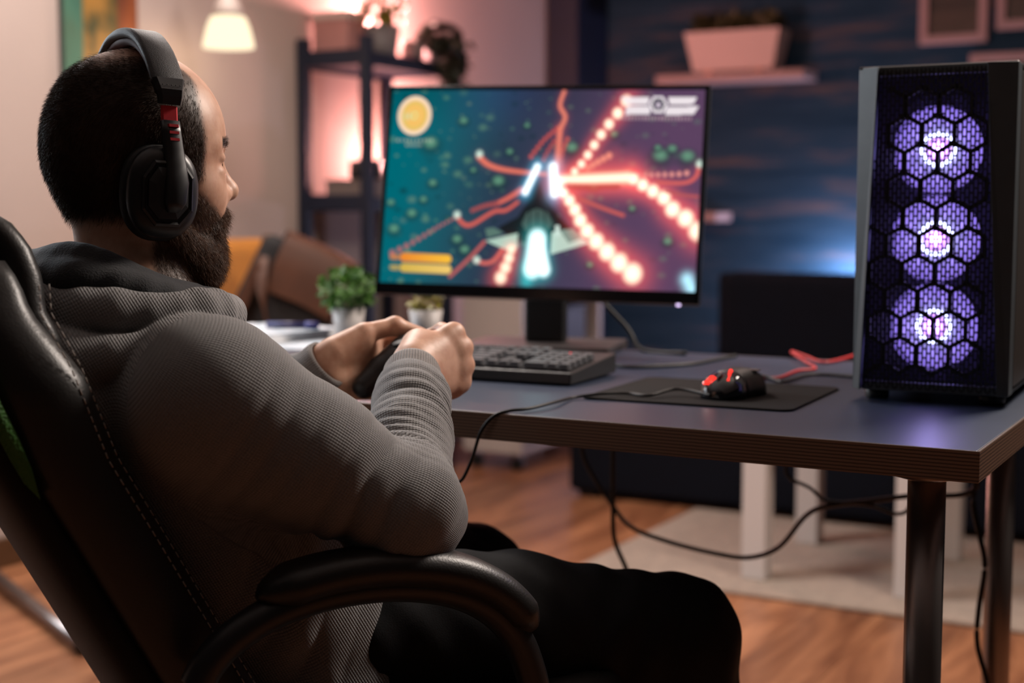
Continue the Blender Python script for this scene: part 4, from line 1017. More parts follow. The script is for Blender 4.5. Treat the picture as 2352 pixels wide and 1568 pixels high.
bV, bQ = bv.mesh(); bN = vnormals(bV, bQ)
hl = toH(bV)
# where hair grows (0..1), in head space
def sstep(e0, e1, x): t = np.clip((x - e0) / (e1 - e0), 0, 1); return t * t * (3 - 2 * t)
hx, hy, hz = hl.T
ay = np.abs(hy)
line = .060 - .036 * sstep(.060, .115, hz) * sstep(.055, .03, ay) - .008 * sstep(.03, .075, hz)
scalp = sstep(.006, -.006, hx - line) * sstep(-.070, -.050, hz + .35 * np.minimum(hx + .02, 0) * 0) * (hz > -.09) * sstep(-.005, .012, hz + np.where(hx > -.01, .0, .08) + 0 * hx)
scalp = np.where(hx < -.012, sstep(.006, -.006, hx - line) * sstep(-.060, -.040, hz), sstep(.006, -.006, hx - line) * sstep(-.012, .004, hz))
burn = sstep(.0, .006, hx - .012) * sstep(.058, .050, hx) * sstep(-.05, -.04, hz) * sstep(.02, .006, hz) * (ay > .04)
thin = 1 - .72 * sstep(.095, .122, hz) * sstep(.055, .03, ay)
head_m = (hz > -.14) & (np.linalg.norm(hl - np.array([.01, 0, 0]), axis=1) < .19)
edge = .060 - .022 * sstep(-.03, -.065, hz)                     # front limit of the cheek beard
bline = np.where(ay > .030, -.010 - .62 * np.maximum(hx - .048, 0), -.028)   # upper limit of the beard
beard = sstep(.004, -.006, hz - bline) * sstep(.002, .014, hx) * sstep(-.132, -.118, hz)
lipm = ((hz > -.0635) & (hz < -.0455) & (ay < .019) & (hx > .085))
beard = np.where(lipm, 0, beard)
beard = np.maximum(beard, burn) * head_m; scalp = scalp * head_m * thin
brow = sstep(.0075, .003, np.abs(hz - .0395 + .10 * np.maximum(ay - .034, 0))) * (ay > .012) * (ay < .052) * (hx > .06)
mask = np.clip(scalp * .95 + beard * .85 + brow, 0, 1)
def skin_mat():
    m = M('skin', (0.60, 0.34, 0.23), .48, sss=.12, bump=('n', 260, .12, .001)); nt = m.node_tree; L = nt.links.new; b = nt.nodes['Principled BSDF']
    at = nt.nodes.new('ShaderNodeAttribute'); at.attribute_name = 'hair'
    n = nt.nodes.new('ShaderNodeTexNoise'); n.inputs['Scale'].default_value = 34; n.inputs['Detail'].default_value = 4
    rp = nt.nodes.new('ShaderNodeValToRGB'); rp.color_ramp.elements[0].color = (.57, .30, .195, 1); rp.color_ramp.elements[1].color = (.68, .40, .275, 1); rp.color_ramp.elements[0].position = .35; rp.color_ramp.elements[1].position = .65
    mx = nt.nodes.new('ShaderNodeMixRGB'); mx.inputs[2].default_value = (.030, .016, .010, 1)
    L(n.outputs[0], rp.inputs[0]); L(rp.outputs[0], mx.inputs[1]); L(at.outputs['Fac'], mx.inputs[0]); L(mx.outputs[0], b.inputs['Base Color']); return m
me = np_mesh('body', bV - PO, bQ)
at = me.attributes.new('hair', 'FLOAT', 'POINT'); at.data.foreach_set('value', mask.astype(np.float32))
body = mo('body', me, skin_mat(), person, label='head, neck and bare hands of the man')

def strands(name, prob, n, length, lean, rad, mat, seed, jitter=.35, curl=.25, up=0.0):
    rg = np.random.default_rng(seed); p = prob / prob.sum(); ids = rg.choice(len(bV), n, p=p)
    root = bV[ids] + rg.normal(0, .0007, (n, 3)); nr = bN[ids]
    d = nr * up + lean(ids) ; d = d / (np.linalg.norm(d, axis=1, keepdims=True) + 1e-9) + rg.normal(0, jitter, (n, 3)) * .5 + nr * .16
    d /= np.linalg.norm(d, axis=1, keepdims=True)
    L = length * (.6 + .7 * rg.random(n))[:, None]
    d2 = d + rg.normal(0, curl, (n, 3)) + lean(ids) * .3; d2 /= np.linalg.norm(d2, axis=1, keepdims=True)
    a = np.cross(d, rg.normal(0, 1, (n, 3))); a /= np.linalg.norm(a, axis=1, keepdims=True); b = np.cross(d, a)
    mid = root + d * L * .5; tip = mid + d2 * L * .5; rr = rad * (.7 + .6 * rg.random(n))[:, None]
    vs = []
    for c_, w_ in ((root - nr * .001, 1.0), (mid, .8)):
        for k in range(3):
            q = k * 2 * math.pi / 3; vs.append(c_ + (a * math.cos(q) + b * math.sin(q)) * rr * w_)
    vs.append(tip); vs = np.stack(vs, 1).reshape(-1, 3); o = (np.arange(n) * 7)[:, None]
    tri = np.concatenate([o + np.array([t]) for t in ((0, 1, 4), (0, 4, 3), (1, 2, 5), (1, 5, 4), (2, 0, 3), (2, 3, 5), (3, 4, 6), (4, 5, 6), (5, 3, 6))], 0)
    return mo(name, np_mesh(name, vs - PO, tri), mat, person, kind='stuff')
mat_hair = M('hair_dark_brown', (.085, .046, .026), .5, spec=.25, noise=(90, .5)); mat_beard = M('beard_brown', (.16, .070, .033), .5, spec=.25, noise=(90, .5))
def lean_scalp(ids):
    q = hl[ids]; back = np.stack([-sstep(.02, .09, q[:, 2]) - .2, q[:, 1] * 2, -.9 + 9 * np.clip(q[:, 2] - .03, 0, .07)], 1)
    front = (q[:, 0] > .01) & (q[:, 2] > .02); back[front] = np.stack([np.ones(front.sum()) * -.2, q[front, 1] * 1.0, -1.0 * np.ones(front.sum())], 1)
    return back @ HAX
hair = strands('hair', scalp ** 2, 52000, .0080, lean_scalp, .00013, mat_hair, 5, .16, .15, .0)
hair['label'] = 'short dark hair, thin on top'
def lean_beard(ids):
    q = hl[ids]; return np.stack([.25 + q[:, 0] * 1.5, q[:, 1] * 2, -np.ones(len(q))], 1) @ HAX
# the beard: a shaped underlayer and strands over it
dv = Vol(H(-.05, -.02, -.15) - .14, H(.05, .02, -.02) + .16, .002)
dv.ell(H(.068, 0, -.082), (.038, .045, .038), HAX, .01); dv.ell(H(.084, 0, -.072), (.023, .030, .026), HAX, .02)
for s_ in (-1, 1):
    dv.cone(H(.020, s_ * .056, -.045), H(.070, s_ * .030, -.092), .0165, .024, .02); dv.cone(H(.034, s_ * .0605, -.012), H(.022, s_ * .058, -.048), .008, .015, .012)
    dv.cone(H(.106, s_ * .006, -.0355), H(.088, s_ * .028, -.056), .0085, .010, .008)
dv.ell(H(.062, 0, -.107), (.026, .026, .018), HAX, .015)
dv.ell(H(.120, 0, -.0530), (.024, .017, .0055), HAX, .004, cut=True)
dV, dQ = dv.mesh()
be = mo('beard', np_mesh('beard', dV - PO, dQ), M('beard_under', (.045, .020, .010), .7, noise=(120, .5), bump=('n', 320, .9, .004)), person, label='full brown beard')
sv_, sn_, sh_ = bV, bN, hl
dN = vnormals(dV, dQ); bV, bN, hl = dV, dN, toH(dV)
bs = strands('beard_hair', np.where(hl[:, 2] > -.13, 1.0, .3), 30000, .012, lean_beard, .00014, mat_beard, 6, .35, .4, .1)
bV, bN, hl = sv_, sn_, sh_
strands('cheek_beard', beard ** 2 + 1e-12, 16000, .009, lean_beard, .00014, mat_beard, 16, .3, .35, .05)
strands('eyebrow', brow * head_m + 1e-9, 420, .0036, lambda ids: np.stack([.2 * np.ones(len(ids)), np.sign(hl[ids, 1]), .1 * np.ones(len(ids))], 1) @ HAX, .00012, mat_hair, 8, .15, .1, 0)
mat_eye = M('eye_white', (.6, .55, .52), .15)
for s_ in (-1, 1):
    ey = Vol(H(.0810, s_ * .032, .0150) - .02, H(.0810, s_ * .032, .0150) + .02, .0012); ey.ell(H(.0810, s_ * .032, .0150), (.0125,) * 3, None, .001); a_, b_ = ey.mesh()
    e = mo('eye', np_mesh('eye', a_ - PO, b_), mat_eye, person)
    iv = Vol(H(.0810, s_ * .032, .0150) - .02, H(.0810, s_ * .032, .0150) + .02, .0012); iv.ell(H(.0920, s_ * .032, .0145), (.0032, .0058, .0058), HAX, .001); a_, b_ = iv.mesh()
    lash = [H(.0925 - .0022 * abs(q) , s_ * (.032 + .0028 * q), .0150 + .0018 * (1 - (q / 4.0) ** 2)) for q in (-4, -3, -2, -1, 0, 1, 2, 3, 4)]
    MB().tube(lash, .0011, 6).build('eyelash', mat_hair, person, origin=PO)
    mo('iris', np_mesh('iris', a_ - PO, b_), M('iris_brown', (.06, .03, .015), .1), e)

# --- hoodie
def fabric_mat(name, base, p=.0029, amount=.6, ribs=False):
    m = M(name, base, .92, sheen=.25); nt = m.node_tree; L = nt.links.new; b = nt.nodes['Principled BSDF']
    at = nt.nodes.new('ShaderNodeAttribute'); at.attribute_name = 'weave'; sp_ = nt.nodes.new('ShaderNodeSeparateXYZ'); L(at.outputs['Vector'], sp_.inputs[0])
    hs = []
    for k, pp in ((0, p), (1, p)):
        mu = nt.nodes.new('ShaderNodeMath'); mu.operation = 'MULTIPLY'; mu.inputs[1].default_value = math.pi / pp; L(sp_.outputs[k], mu.inputs[0])
        si = nt.nodes.new('ShaderNodeMath'); si.operation = 'SINE'; L(mu.outputs[0], si.inputs[0]); ab = nt.nodes.new('ShaderNodeMath'); ab.operation = 'ABSOLUTE'; L(si.outputs[0], ab.inputs[0]); hs.append(ab)
    ad = nt.nodes.new('ShaderNodeMath'); ad.operation = 'MULTIPLY_ADD'; ad.inputs[1].default_value = .15 if ribs else .9; L(hs[1].outputs[0], ad.inputs[0]); L(hs[0].outputs[0], ad.inputs[2])
    bp_ = nt.nodes.new('ShaderNodeBump'); bp_.inputs['Strength'].default_value = amount; bp_.inputs['Distance'].default_value = .0012; L(ad.outputs[0], bp_.inputs['Height'])
    tc = nt.nodes.new('ShaderNodeTexCoord'); n = nt.nodes.new('ShaderNodeTexNoise'); n.inputs['Scale'].default_value = 420; n.inputs['Detail'].default_value = 3; L(tc.outputs['Object'], n.inputs['Vector'])
    b2 = nt.nodes.new('ShaderNodeBump'); b2.inputs['Strength'].default_value = .25; b2.inputs['Distance'].default_value = .001; L(n.outputs[0], b2.inputs['Height']); L(bp_.outputs[0], b2.inputs['Normal']); L(b2.outputs[0], b.inputs['Normal'])
    rp = nt.nodes.new('ShaderNodeValToRGB'); rp.color_ramp.elements[0].position = .15; rp.color_ramp.elements[1].position = 1.0
    rp.color_ramp.elements[0].color = (*[c * .55 for c in base], 1); rp.color_ramp.elements[1].color = (*[c * 1.18 for c in base], 1)  # grooves darker than ridges: knit grain with its shade painted in
    mx = nt.nodes.new('ShaderNodeMath'); mx.operation = 'MULTIPLY_ADD'; mx.inputs[1].default_value = .45; L(ad.outputs[0], mx.inputs[0]); L(n.outputs[0], mx.inputs[2])
    sc = nt.nodes.new('ShaderNodeMath'); sc.operation = 'MULTIPLY'; sc.inputs[1].default_value = .78; L(mx.outputs[0], sc.inputs[0]); L(sc.outputs[0], rp.inputs[0]); L(rp.outputs[0], b.inputs['Base Color'])
    return m
GREY = (.192, .187, .186)
mat_hood = fabric_mat('hoodie_knit', GREY); mat_rib = fabric_mat('hoodie_rib', (.23, .21, .20), .0030, .9, True); mat_lining = M('hood_lining_black', (.010, .011, .014), .9, bump=('n', 500, .5, .002), sheen=.15)
def frame_of(a, b):
    t = norm(b - a); ref = np.array([0.25, -.95, .1]); x = norm(ref - t * (ref @ t)); y = np.cross(t, x); return t, x, y
arms = {}
def fold(seed, amp, period, k0, k1, lo=0.0, hi=1.0, side=None):
    """ring folds across a sleeve, strongest between k0 and k1 of its length"""
    rg = np.random.default_rng(seed); ph = rg.random(6) * 6.28
    def g(a, b):
        t_, X_, Y_ = frame_of(a, b); Lg = np.linalg.norm(b - a)
        def disp(x, y, z, t):
            px, py, pz = x - a[0], y - a[1], z - a[2]
            an = np.arctan2(px * Y_[0] + py * Y_[1] + pz * Y_[2], px * X_[0] + py * X_[1] + pz * X_[2])
            s0 = t * Lg / period * 6.283; wob = 1.3 * np.sin(an + ph[0]) + .6 * np.sin(2 * an + ph[1])
            env = np.clip((t - k0) / .12, 0, 1) * np.clip((k1 - t) / .12, 0, 1)
            am = .55 + .45 * np.sin(an * 1.0 + ph[3])
            if side is not None: am = .15 + .85 * np.clip(np.cos(an - side), 0, 1)
            sn = np.sin(s0 + wob); return amp * env * am * (np.abs(sn) * 1.4 - .8 + .35 * np.sin(s0 * .53 + 2 * an + ph[4]))
        return disp
    return g
hv = Vol((-.74, 1.12, .43), (.01, 1.97, 1.0), .0025)
BM = lambda t: SCN * (1 - t) + HIP * t
tz = norm(HIP - SCN); tf = norm(f - tz * (f @ tz)); TAX = np.array([r, tf, tz])
bend = lambda t: -f * (.030 * math.sin(math.pi * t))
hv.ell(BM(.16) - f * .005, (.185, .112, .13), TAX, .05)
hv.ell(BM(.42) + bend(.42), (.175, .118, .16), TAX, .06)
hv.ell(BM(.72) + bend(.72), (.170, .125, .15), TAX, .06)
hv.ell(BM(.93) - f * .012, (.178, .122, .11), TAX, .06)
hv.cone(Sr - r * .02, Sl + r * .02, .068, .068, .05); hv.cone(SCN + Z * .02 + r * .11 , NB - r * .02 - Z * .045, .036, .06, .05); hv.cone(SCN + Z * .02 - r * .11, NB + r * .02 - Z * .045, .036, .06, .05)
Em = Er + (Er - (Sr + Wr) / 2) * .04
for S_, E_, W_2, sd in ((Sr, Er, Wr, 1), (Sl, El, Wl, 40)):
    cuff = W_2 + norm(E_ - W_2) * .030
    md = (S_ + E_) / 2
    hv.cone(S_, md, .068, .062, .045, fold(sd, .0048, .11, .05, 1.2)(S_, E_))
    hv.cone(md, E_, .062, .053, .03, fold(sd + 1, .0075, .064, .10, 1.4)(md, E_))
    hv.ell(E_, (.054, .054, .052), None, .03)
    fm = E_ * .45 + cuff * .55
    hv.cone(E_, fm, .053, .046, .025, fold(sd + 2, .0050, .052, -.2, 1.3)(E_, cuff))
    hv.cone(fm, cuff, .047, .0375, .012, fold(sd + 3, .0055, .040, -.2, 1.3)(fm, cuff))
    hv.cone(cuff + norm(E_ - W_2) * .022, cuff + norm(E_ - W_2) * .010, .0425, .040, .010)
# the fold of the torso cloth
sid = SCN + r * .16
for i, (t0_, t1_, amp) in enumerate(((.55, .40, .016), (.72, .58, .014), (.88, .72, .013))):
    p0 = BM(t0_) + r * .165 - tf * .05; p1 = BM(t1_) + r * .135 + tf * .10; hv.cone(p0, p1, .014, .010, .03)
hv.cone(HIP + r * .17 - f * .05 - Z * .03, HIP + r * .15 + f * .06 + Z * .02, .026, .024, .025)
# the hood lying round the neck
ring = []
for a in np.linspace(0, 2 * math.pi, 25)[:-1]:
    rr = .096 if math.cos(a) > 0 else .116
    ring.append(NB + f * (rr * math.cos(a)) + r * (.104 * math.sin(a)) + Z * (.020 - .016 * math.cos(a) + .007 * math.sin(a * 2)))
for i in range(24): hv.cone(ring[i], ring[(i + 1) % 24], .022 + .003 * math.sin(i * 1.7), .022 + .003 * math.sin(i * 1.7 + 1.7), .003)
ring2 = [NB + (p - NB) * np.array([1.24, 1.24, 1]) - Z * (.036 + .006 * math.sin(i_ * .9)) for i_, p in enumerate(ring)]
for i in range(24): hv.cone(ring2[i], ring2[(i + 1) % 24], .021, .021, .004)
hv.ell(NB - f * .105 - Z * .06, (.115, .045, .085), np.array([r, f, Z]), .03)
hv.ell(NB + Z * .05, (.085, .085, .060), None, .010, cut=True)
sl_, x_, y_, z_ = hv.win((-.74, 1.12, .43), (.01, 1.97, .84))
la_ = (x_ - SCN[0]) * r[0] + (y_ - SCN[1]) * r[1]; fw_ = (x_ - SCN[0]) * tf[0] + (y_ - SCN[1]) * tf[1] + (z_ - SCN[2]) * tf[2]; dn_ = (x_ - SCN[0]) * tz[0] + (y_ - SCN[1]) * tz[1] + (z_ - SCN[2]) * tz[2]
ph_ = (dn_ + .55 * fw_) / .062 * 6.283 + 1.6 * np.sin(fw_ * 28 + 1) + .8 * np.sin(dn_ * 21)
en_ = np.clip((dn_ - .10) / .10, 0, 1) * np.clip((fw_ + .16) / .12, 0, 1)
hv.d[sl_] -= (.0042 * en_ * (np.abs(np.sin(ph_ / 2)) * 1.5 - .9) * (.6 + .4 * np.sin(fw_ * 40 + dn_ * 17))).astype(np.float32)
del la_, fw_, dn_, ph_, en_
hV, hQ = hv.mesh()
w1 = np.zeros_like(hV)
def armuv(a, b, rad):
    t_, X_, Y_ = frame_of(a, b); q = hV - a; s0 = q @ t_; an = np.arctan2(q @ Y_, q @ X_); L_ = np.linalg.norm(b - a)
    tt = np.clip(s0, 0, L_); dist = np.linalg.norm(q - tt[:, None] * t_, axis=1); return dist - rad, np.stack([an * rad, s0, 0 * s0], 1)
rel = hV - SCN; cands = [(np.linalg.norm(np.stack([np.maximum(np.abs(rel @ r) - .10, 0), 0 * rel[:, 0]], 1), axis=1) * .6 + .0, np.stack([rel @ tf + .35 * (rel @ r), rel @ tz, 0 * rel[:, 0]], 1))]
for a, b, rad in ((Sr + (Er - Sr) * .12, Er, .068), (Er, Wr, .045), (Sl + (El - Sl) * .12, El, .068), (El, Wl, .045)): cands.append(armuv(a, b, rad))
best = np.argmin(np.stack([c[0] for c in cands], 0), 0); wv = np.choose(best[:, None], [c[1] for c in cands])
me = np_mesh('hoodie', hV - PO, hQ); at = me.attributes.new('weave', 'FLOAT_VECTOR', 'POINT'); at.data.foreach_set('vector', wv.astype(np.float32).ravel())
hoodie = mo('hoodie', me, mat_hood, person, label='grey knitted hoodie')
def rib_tube(name, rings, n, circ):
    b = MB(); b.loft(rings, cap=False); o = b.build(name, mat_rib, hoodie, origin=PO)
    at = o.data.attributes.new('weave', 'FLOAT_VECTOR', 'POINT'); m_ = len(rings); dat = np.zeros((m_ * n, 3), np.float32)
    dat[:, 0] = np.tile(np.arange(n) / n * circ, m_); dat[:, 1] = np.repeat(np.arange(m_) * .01, n); at.data.foreach_set('vector', dat.ravel()); return o
for E_, W_2 in ((Er, Wr), (El, Wl)):
    t_, X_, Y_ = frame_of(W_2, E_); prof = [(-.014, .0285), (-.0145, .0315), (-.008, .0335), (.004, .0338), (.018, .0345), (.032, .0365), (.044, .0385)]
    n = 64; circ = .0030 * 66
    rib_tube('cuff', [[W_2 + t_ * s_ + (X_ * math.cos(q) + Y_ * math.sin(q)) * rr for q in np.linspace(math.pi, 3 * math.pi, n, endpoint=False)] for s_, rr in prof], n, circ)
lv = Vol(NB - np.array([.2, .2, .1]), NB + np.array([.2, .2, .12]), .0025)
for k, (R1, zz, rt) in enumerate(((.066, .040, .020), (.084, .030, .021))):
    rg_ = [NB - f * .004 + f * (R1 * 1.05 * math.cos(a)) + r * (R1 * math.sin(a)) + Z * (zz - (.026 - .008 * k) * math.cos(a) + .004 * math.sin(3 * a + k)) for a in np.linspace(0, 2 * math.pi, 25)[:-1]]
    for i in range(24): lv.cone(rg_[i], rg_[(i + 1) % 24], rt, rt, .008)
lv.cone(NB - f * .085 - r * .05 + Z * .060, NB - f * .085 + r * .055 + Z * .052, .020, .016, .02)
lV, lQ = lv.mesh(); mo('hood_lining', np_mesh('hood_lining', lV - PO, lQ), mat_lining, hoodie, label='black lining of the hood round the neck')
# hem of the hoodie
hem = []
for s_, k in ((0, 1.0), (.03, 1.0), (.055, .965), (.07, .93)):
    c_ = HIP + tz * (s_ - .004) + f * .010; hem.append([c_ + r * (.186 * k * math.cos(q)) + tf * (.146 * k * math.sin(q)) for q in np.linspace(math.pi, 3 * math.pi, 96, endpoint=False)])
rib_tube('hem', hem, 96, .0030 * 330)

# --- trousers and shoes
KR, KL = np.array([.205, 1.705, .485]), np.array([-.055, 1.965, .49])
AR, AL = np.array([.27, 1.80, .10]), np.array([.02, 2.10, .10])
tv = Vol((-.52, 1.32, .04), (.40, 2.22, .72), .005)
hpR, hpL = HIP + r * .085 + Z * .0, HIP - r * .085
tv.ell(HIP - Z * .01, (.165, .14, .11), np.array([r, f, Z]), .04)
def cr(seed, amp):
    ph = np.random.default_rng(seed).random(5) * 6.28
    def disp(x, y, z, t): return amp * (np.sin(70 * x + 40 * y + ph[0]) * np.sin(50 * z + 60 * y + ph[1]) + .6 * np.sin(120 * x - 60 * z + ph[2]))
    return disp
for h_, k_, a_, sd in ((hpR, KR, AR, 1), (hpL, KL, AL, 2)):
    tv.cone(h_ + Z * .015, k_ * .5 + h_ * .5 + Z * .010, .102, .088, .03, cr(sd, .002)); tv.cone(k_ * .5 + h_ * .5 + Z * .010, k_, .088, .070, .03, cr(sd + 2, .0018))
    tv.cone(k_ + Z * -.005, a_, .070, .052, .02, cr(sd + 4, .002))
for p0, p1 in ((HIP + r * .10 + f * .12 + Z * .075, HIP + r * .15 + f * .17 + Z * .04), (HIP + r * .11 + f * .155 + Z * .07, HIP + r * .165 + f * .19 + Z * .035)): tv.cone(p0, p1, .012, .010, .02)
tV, tQ = tv.mesh(); mo('trousers', np_mesh('trousers', tV - PO, tQ), M('trousers_black', (.0065, .0065, .008), .8, spec=.25, noise=(200, .3), bump=('n', 600, .2, .001)), person, label='black trousers')
for a_, k_ in ((AR, KR), (AL, KL)):
    fd = norm(np.array([.8, .6, 0])); sv = Vol(a_ - .26, a_ + .26, .004); b0 = np.array([a_[0], a_[1], 0])
    sv.cone(b0 + Z * .05 - fd * .05, b0 + Z * .035 + fd * .14, .042, .035, .02); sv.cone(b0 + Z * .05, b0 + Z * .11, .045, .05, .03); sv.put(b0 - .3, b0 + np.array([.3, .3, .005]), lambda x, y, z: (z - .003) + 0 * x + 0 * y, .004, cut=True)
    q_, w_ = sv.mesh(); mo('shoe', np_mesh('shoe', q_ - PO, w_), M('shoe_black', (.02, .02, .022), .5), person)

# ------------------------------------------------------------------ the headset on his head
hs0 = H(0, 0, .135)
hset = thing('gaming_headset', 'black over-ear headset with red sliders worn by the man', 'headset', hs0, 0)
mat_hband = M('headband_cloth', (.022, .021, .024), .6, bump=('v', 1300, .5, .0008)); mat_hpl = M('headset_plastic', (.016, .016, .018), .38, noise=(40, .1)); mat_hred = M('headset_red', (.72, .045, .06), .4)
mat_hcush = M('ear_cushion', (.006, .006, .007), .6, bump=('n', 300, .2)); mat_hplm = M('headset_plate', (.010, .010, .012), .5)
def hb(pts, wx, th, name, mat, parent=hset, **k):
    """a flat band along a path in head space, wx wide front to back"""
    P = [np.asarray(p, float) for p in pts]; rings = []
    for i, p in enumerate(P):
        t = P[min(i + 1, len(P) - 1)] - P[max(i - 1, 0)]; t[0] = 0; t = norm(t); n = np.array([0, -t[2], t[1]]); n = n if n[1] * p[1] + n[2] * .1 + (abs(p[1]) < .02) * n[2] > 0 else -n
        w_ = wx[i] if hasattr(wx, '__len__') else wx; th_ = th[i] if hasattr(th, '__len__') else th
        rings.append([H(*(p + np.array([a * w_ / 2, 0, 0]) + n * (b * th_ / 2))) for a, b in ((-1, -.35), (-.85, -1), (.85, -1), (1, -.35), (1, .35), (.8, 1), (-.8, 1), (-1, .35))])
    return MB().loft(rings).build(name, mat, parent, origin=hs0, **k)
arc = lambda y: .1445 - .056 * (abs(y) / .0885) ** 2.6
ys = np.concatenate([[-.0885, -.087, -.0845, -.081], np.linspace(-.076, .076, 22), [.081, .0845, .087, .0885]])
xs_ = lambda y: .004 - .010 * (y / .09) * .0 + .004 * abs(y) / .09
hb([(xs_(y), y * 1.02, arc(y)) for y in ys], .034, .010, 'headband', mat_hband)
hb([(xs_(y), y * .985, arc(y) - .008) for y in ys[3:-3]], .026, .009, 'inner_pad', M('headband_lining', (.07, .008, .012), .7))
for s_ in (-1, 1):
    blk = hb([(.008, s_ * .0895, .092), (.008, s_ * .0930, .080), (.009, s_ * .0935, .0755), (.009, s_ * .0925, .0675)], [.034, .027, .025, .023], [.011, .016, .013, .012], 'hinge_block', mat_hpl, smooth=False)
    for i in range(3):
        for j in range(5):
            c_ = H(.008 - .009 + j * .0045, s_ * (.1000 - .0002 * i), .086 - i * .0035); MB().ell if False else MB().lathe([(.0001, .0004), (.0006, .0003), (.0006, -.0006)], 6, c_, (hf, hu, hr_ * -s_)).build('dot', mat_hcush, blk, origin=hs0)
    hb([(.009, s_ * .0915, .066), (.010, s_ * .0920, .050)], .017, .005, 'slider', mat_hred, label='red slider strip', smooth=False)
    yk = hb([(.010, s_ * .0935, .0505), (.0105, s_ * .0965, .040), (.0125, s_ * .0985, .022), (.014, s_ * .1020, .006), (.014, s_ * .1060, -.010), (.012, s_ * .1085, -.030), (.010, s_ * .1085, -.040)], [.020, .020, .021, .022, .024, .022, .012], [.008, .008, .008, .008, .008, .007, .005], 'yoke', mat_hpl)
    for i in range(3): hb([(.0112 + .0006 * i, s_ * (.0978 + .0006 * i), .0475 - i * .0068), (.0114 + .0006 * i, s_ * (.0982 + .0006 * i), .0448 - i * .0068)], .012, .005, 'red_slot', M('headset_red_deep', (.45, .02, .03), .4), yk, smooth=False)
    AXH = (hf, hu, -hr_ * s_) if True else None
    out = -hr_ * s_ * 1.0
    out = hr_ * (1 if s_ < 0 else -1)
    cc = H(.006, s_ * .070, -.020)
    def ring(wx, hz_, d, n=40, pw=2.4):
        o = []
        for q in np.linspace(0, 2 * math.pi, n, endpoint=False):
            c_, s2 = math.cos(q), math.sin(q); o.append(cc + hf * (wx * math.copysign(abs(c_) ** (2 / pw), c_)) + hu * (hz_ * math.copysign(abs(s2) ** (2 / pw), s2)) + out * d)
        return o
    MB().loft([ring(.026, .033, .000), ring(.037, .045, -.002), ring(.040, .049, .006), ring(.038, .047, .013), ring(.033, .042, .015)]).build('ear_cushion', mat_hcush, hset, origin=hs0)
    cup = MB().loft([ring(.036, .045, .013), ring(.0375, .0465, .018), ring(.036, .045, .024), ring(.030, .038, .029), ring(.020, .027, .030)]).build('ear_cup', mat_hpl, hset, origin=hs0)
    # angular plate and rim of the cup
    def hexr(k, d): return [cc + hf * (x * k) + hu * (z * k) + out * d for x, z in ((-.014, .031), (.016, .031), (.027, .016), (.027, -.018), (.013, -.034), (-.012, -.034), (-.026, -.018), (-.026, .014))]
    MB().loft([hexr(1.0, .027), hexr(1.0, .0325), hexr(.93, .0335), hexr(.86, .0315)], cap=True).build('rim', mat_hpl, cup, origin=hs0, smooth=False)
    MB().loft([hexr(.80, .0305), hexr(.78, .0345), hexr(.5, .036)], cap=True).build('plate', mat_hplm, cup, origin=hs0, smooth=False)

# ------------------------------------------------------------------ the game controller in his hands
cf_ = norm(f + Z * .42); cr_ = r; cu_ = np.cross(cr_, cf_)
CC = pY(818, 880, 1.735) + cr_ * .046 + cf_ * .070
ctl = thing('game_controller', 'black game controller held in both hands', 'controller', CC, 0)
cv = Vol(CC - .14, CC + .14, .002)
CP = lambda x, y, z=0.0: CC + cr_ * x + cf_ * y + cu_ * z
CAX = np.array([cr_, cf_, cu_])
cv.ell(CP(0, .004, 0), (.050, .032, .017), CAX, .01); cv.ell(CP(0, .015, 0), (.056, .026, .018), CAX, .015)
for s_ in (-1, 1):
    cv.chain([CP(s_ * .040, .010, 0), CP(s_ * .045, -.030, -.004), CP(s_ * .047, -.060, -.010)], [.024, .0195, .0155], .02)
a_, b_ = cv.mesh(); mo('shell', np_mesh('shell', a_ - CC, b_), M('controller_black', (.007, .007, .008), .45, bump=('n', 400, .2, .001)), ctl)
for s_ in (-1, 1):
    st_ = MB().lathe([(.006, 0), (.005, .008), (.009, .011), (.009, .014), (.001, .0135)], 20, CP(s_ * .020, -.008, .014), CAX).build('thumbstick', mat_hcush, ctl, origin=CC)
    MB().tube([CP(s_ * .028, .036, .006), CP(s_ * .050, .030, .004)], [.007, .006], 10).build('trigger', mat_black, ctl, origin=CC)
for q in range(4):
    MB().lathe([(.0048, 0), (.0048, .004), (.001, .005)], 14, CP(.038 + .011 * math.cos(q * math.pi / 2), .012 + .011 * math.sin(q * math.pi / 2), .017), CAX).build('face_button', mat_blackg, ctl, origin=CC)
for d_ in ((.026, .008), (.008, .026)): MB().box(CP(-.037, .012, .018), (d_[0], d_[1], .005), ax=tuple(CAX)).build('direction_pad', mat_black, ctl, origin=CC, smooth=False, bevel=.001)

# ------------------------------------------------------------------ the gaming chair
CA = math.radians(28); f_body, r_body = f, r; f = np.array([math.cos(CA), math.sin(CA), 0]); r = np.array([math.sin(CA), -math.cos(CA), 0])
CH = np.array([-.405, 1.48, 0.0]) - r * .03        # chair frame: origin below the shoulders, f forward, r to the right
def Cx(lat, a, z): return CH + r * lat + f * a + Z * z
def cpl(px, py, lat):
    p = pPlane(px, py, CH + r * lat, r); d = p - CH; return np.array([d @ f, p[2]])
co = Cx(0, .2, 0)
chair = thing('gaming_chair', 'black leather gaming chair with green side inserts the man sits in', 'chair', co, 0)
mat_lea = M('black_leather', (.016, .0145, .014), .40, noise=(14, .2), bump=('v', 420, .12, .001)); mat_shell = M('chair_rear_cloth', (.007, .005, .0045), .7, spec=.25, noise=(300, .3), bump=('n', 500, .3, .001))
mat_green = M('green_mesh', (.03, .13, .012), .7, bump=('v', 330, .8, .002)); mat_thread = M('grey_thread', (.33, .29, .26), .7)
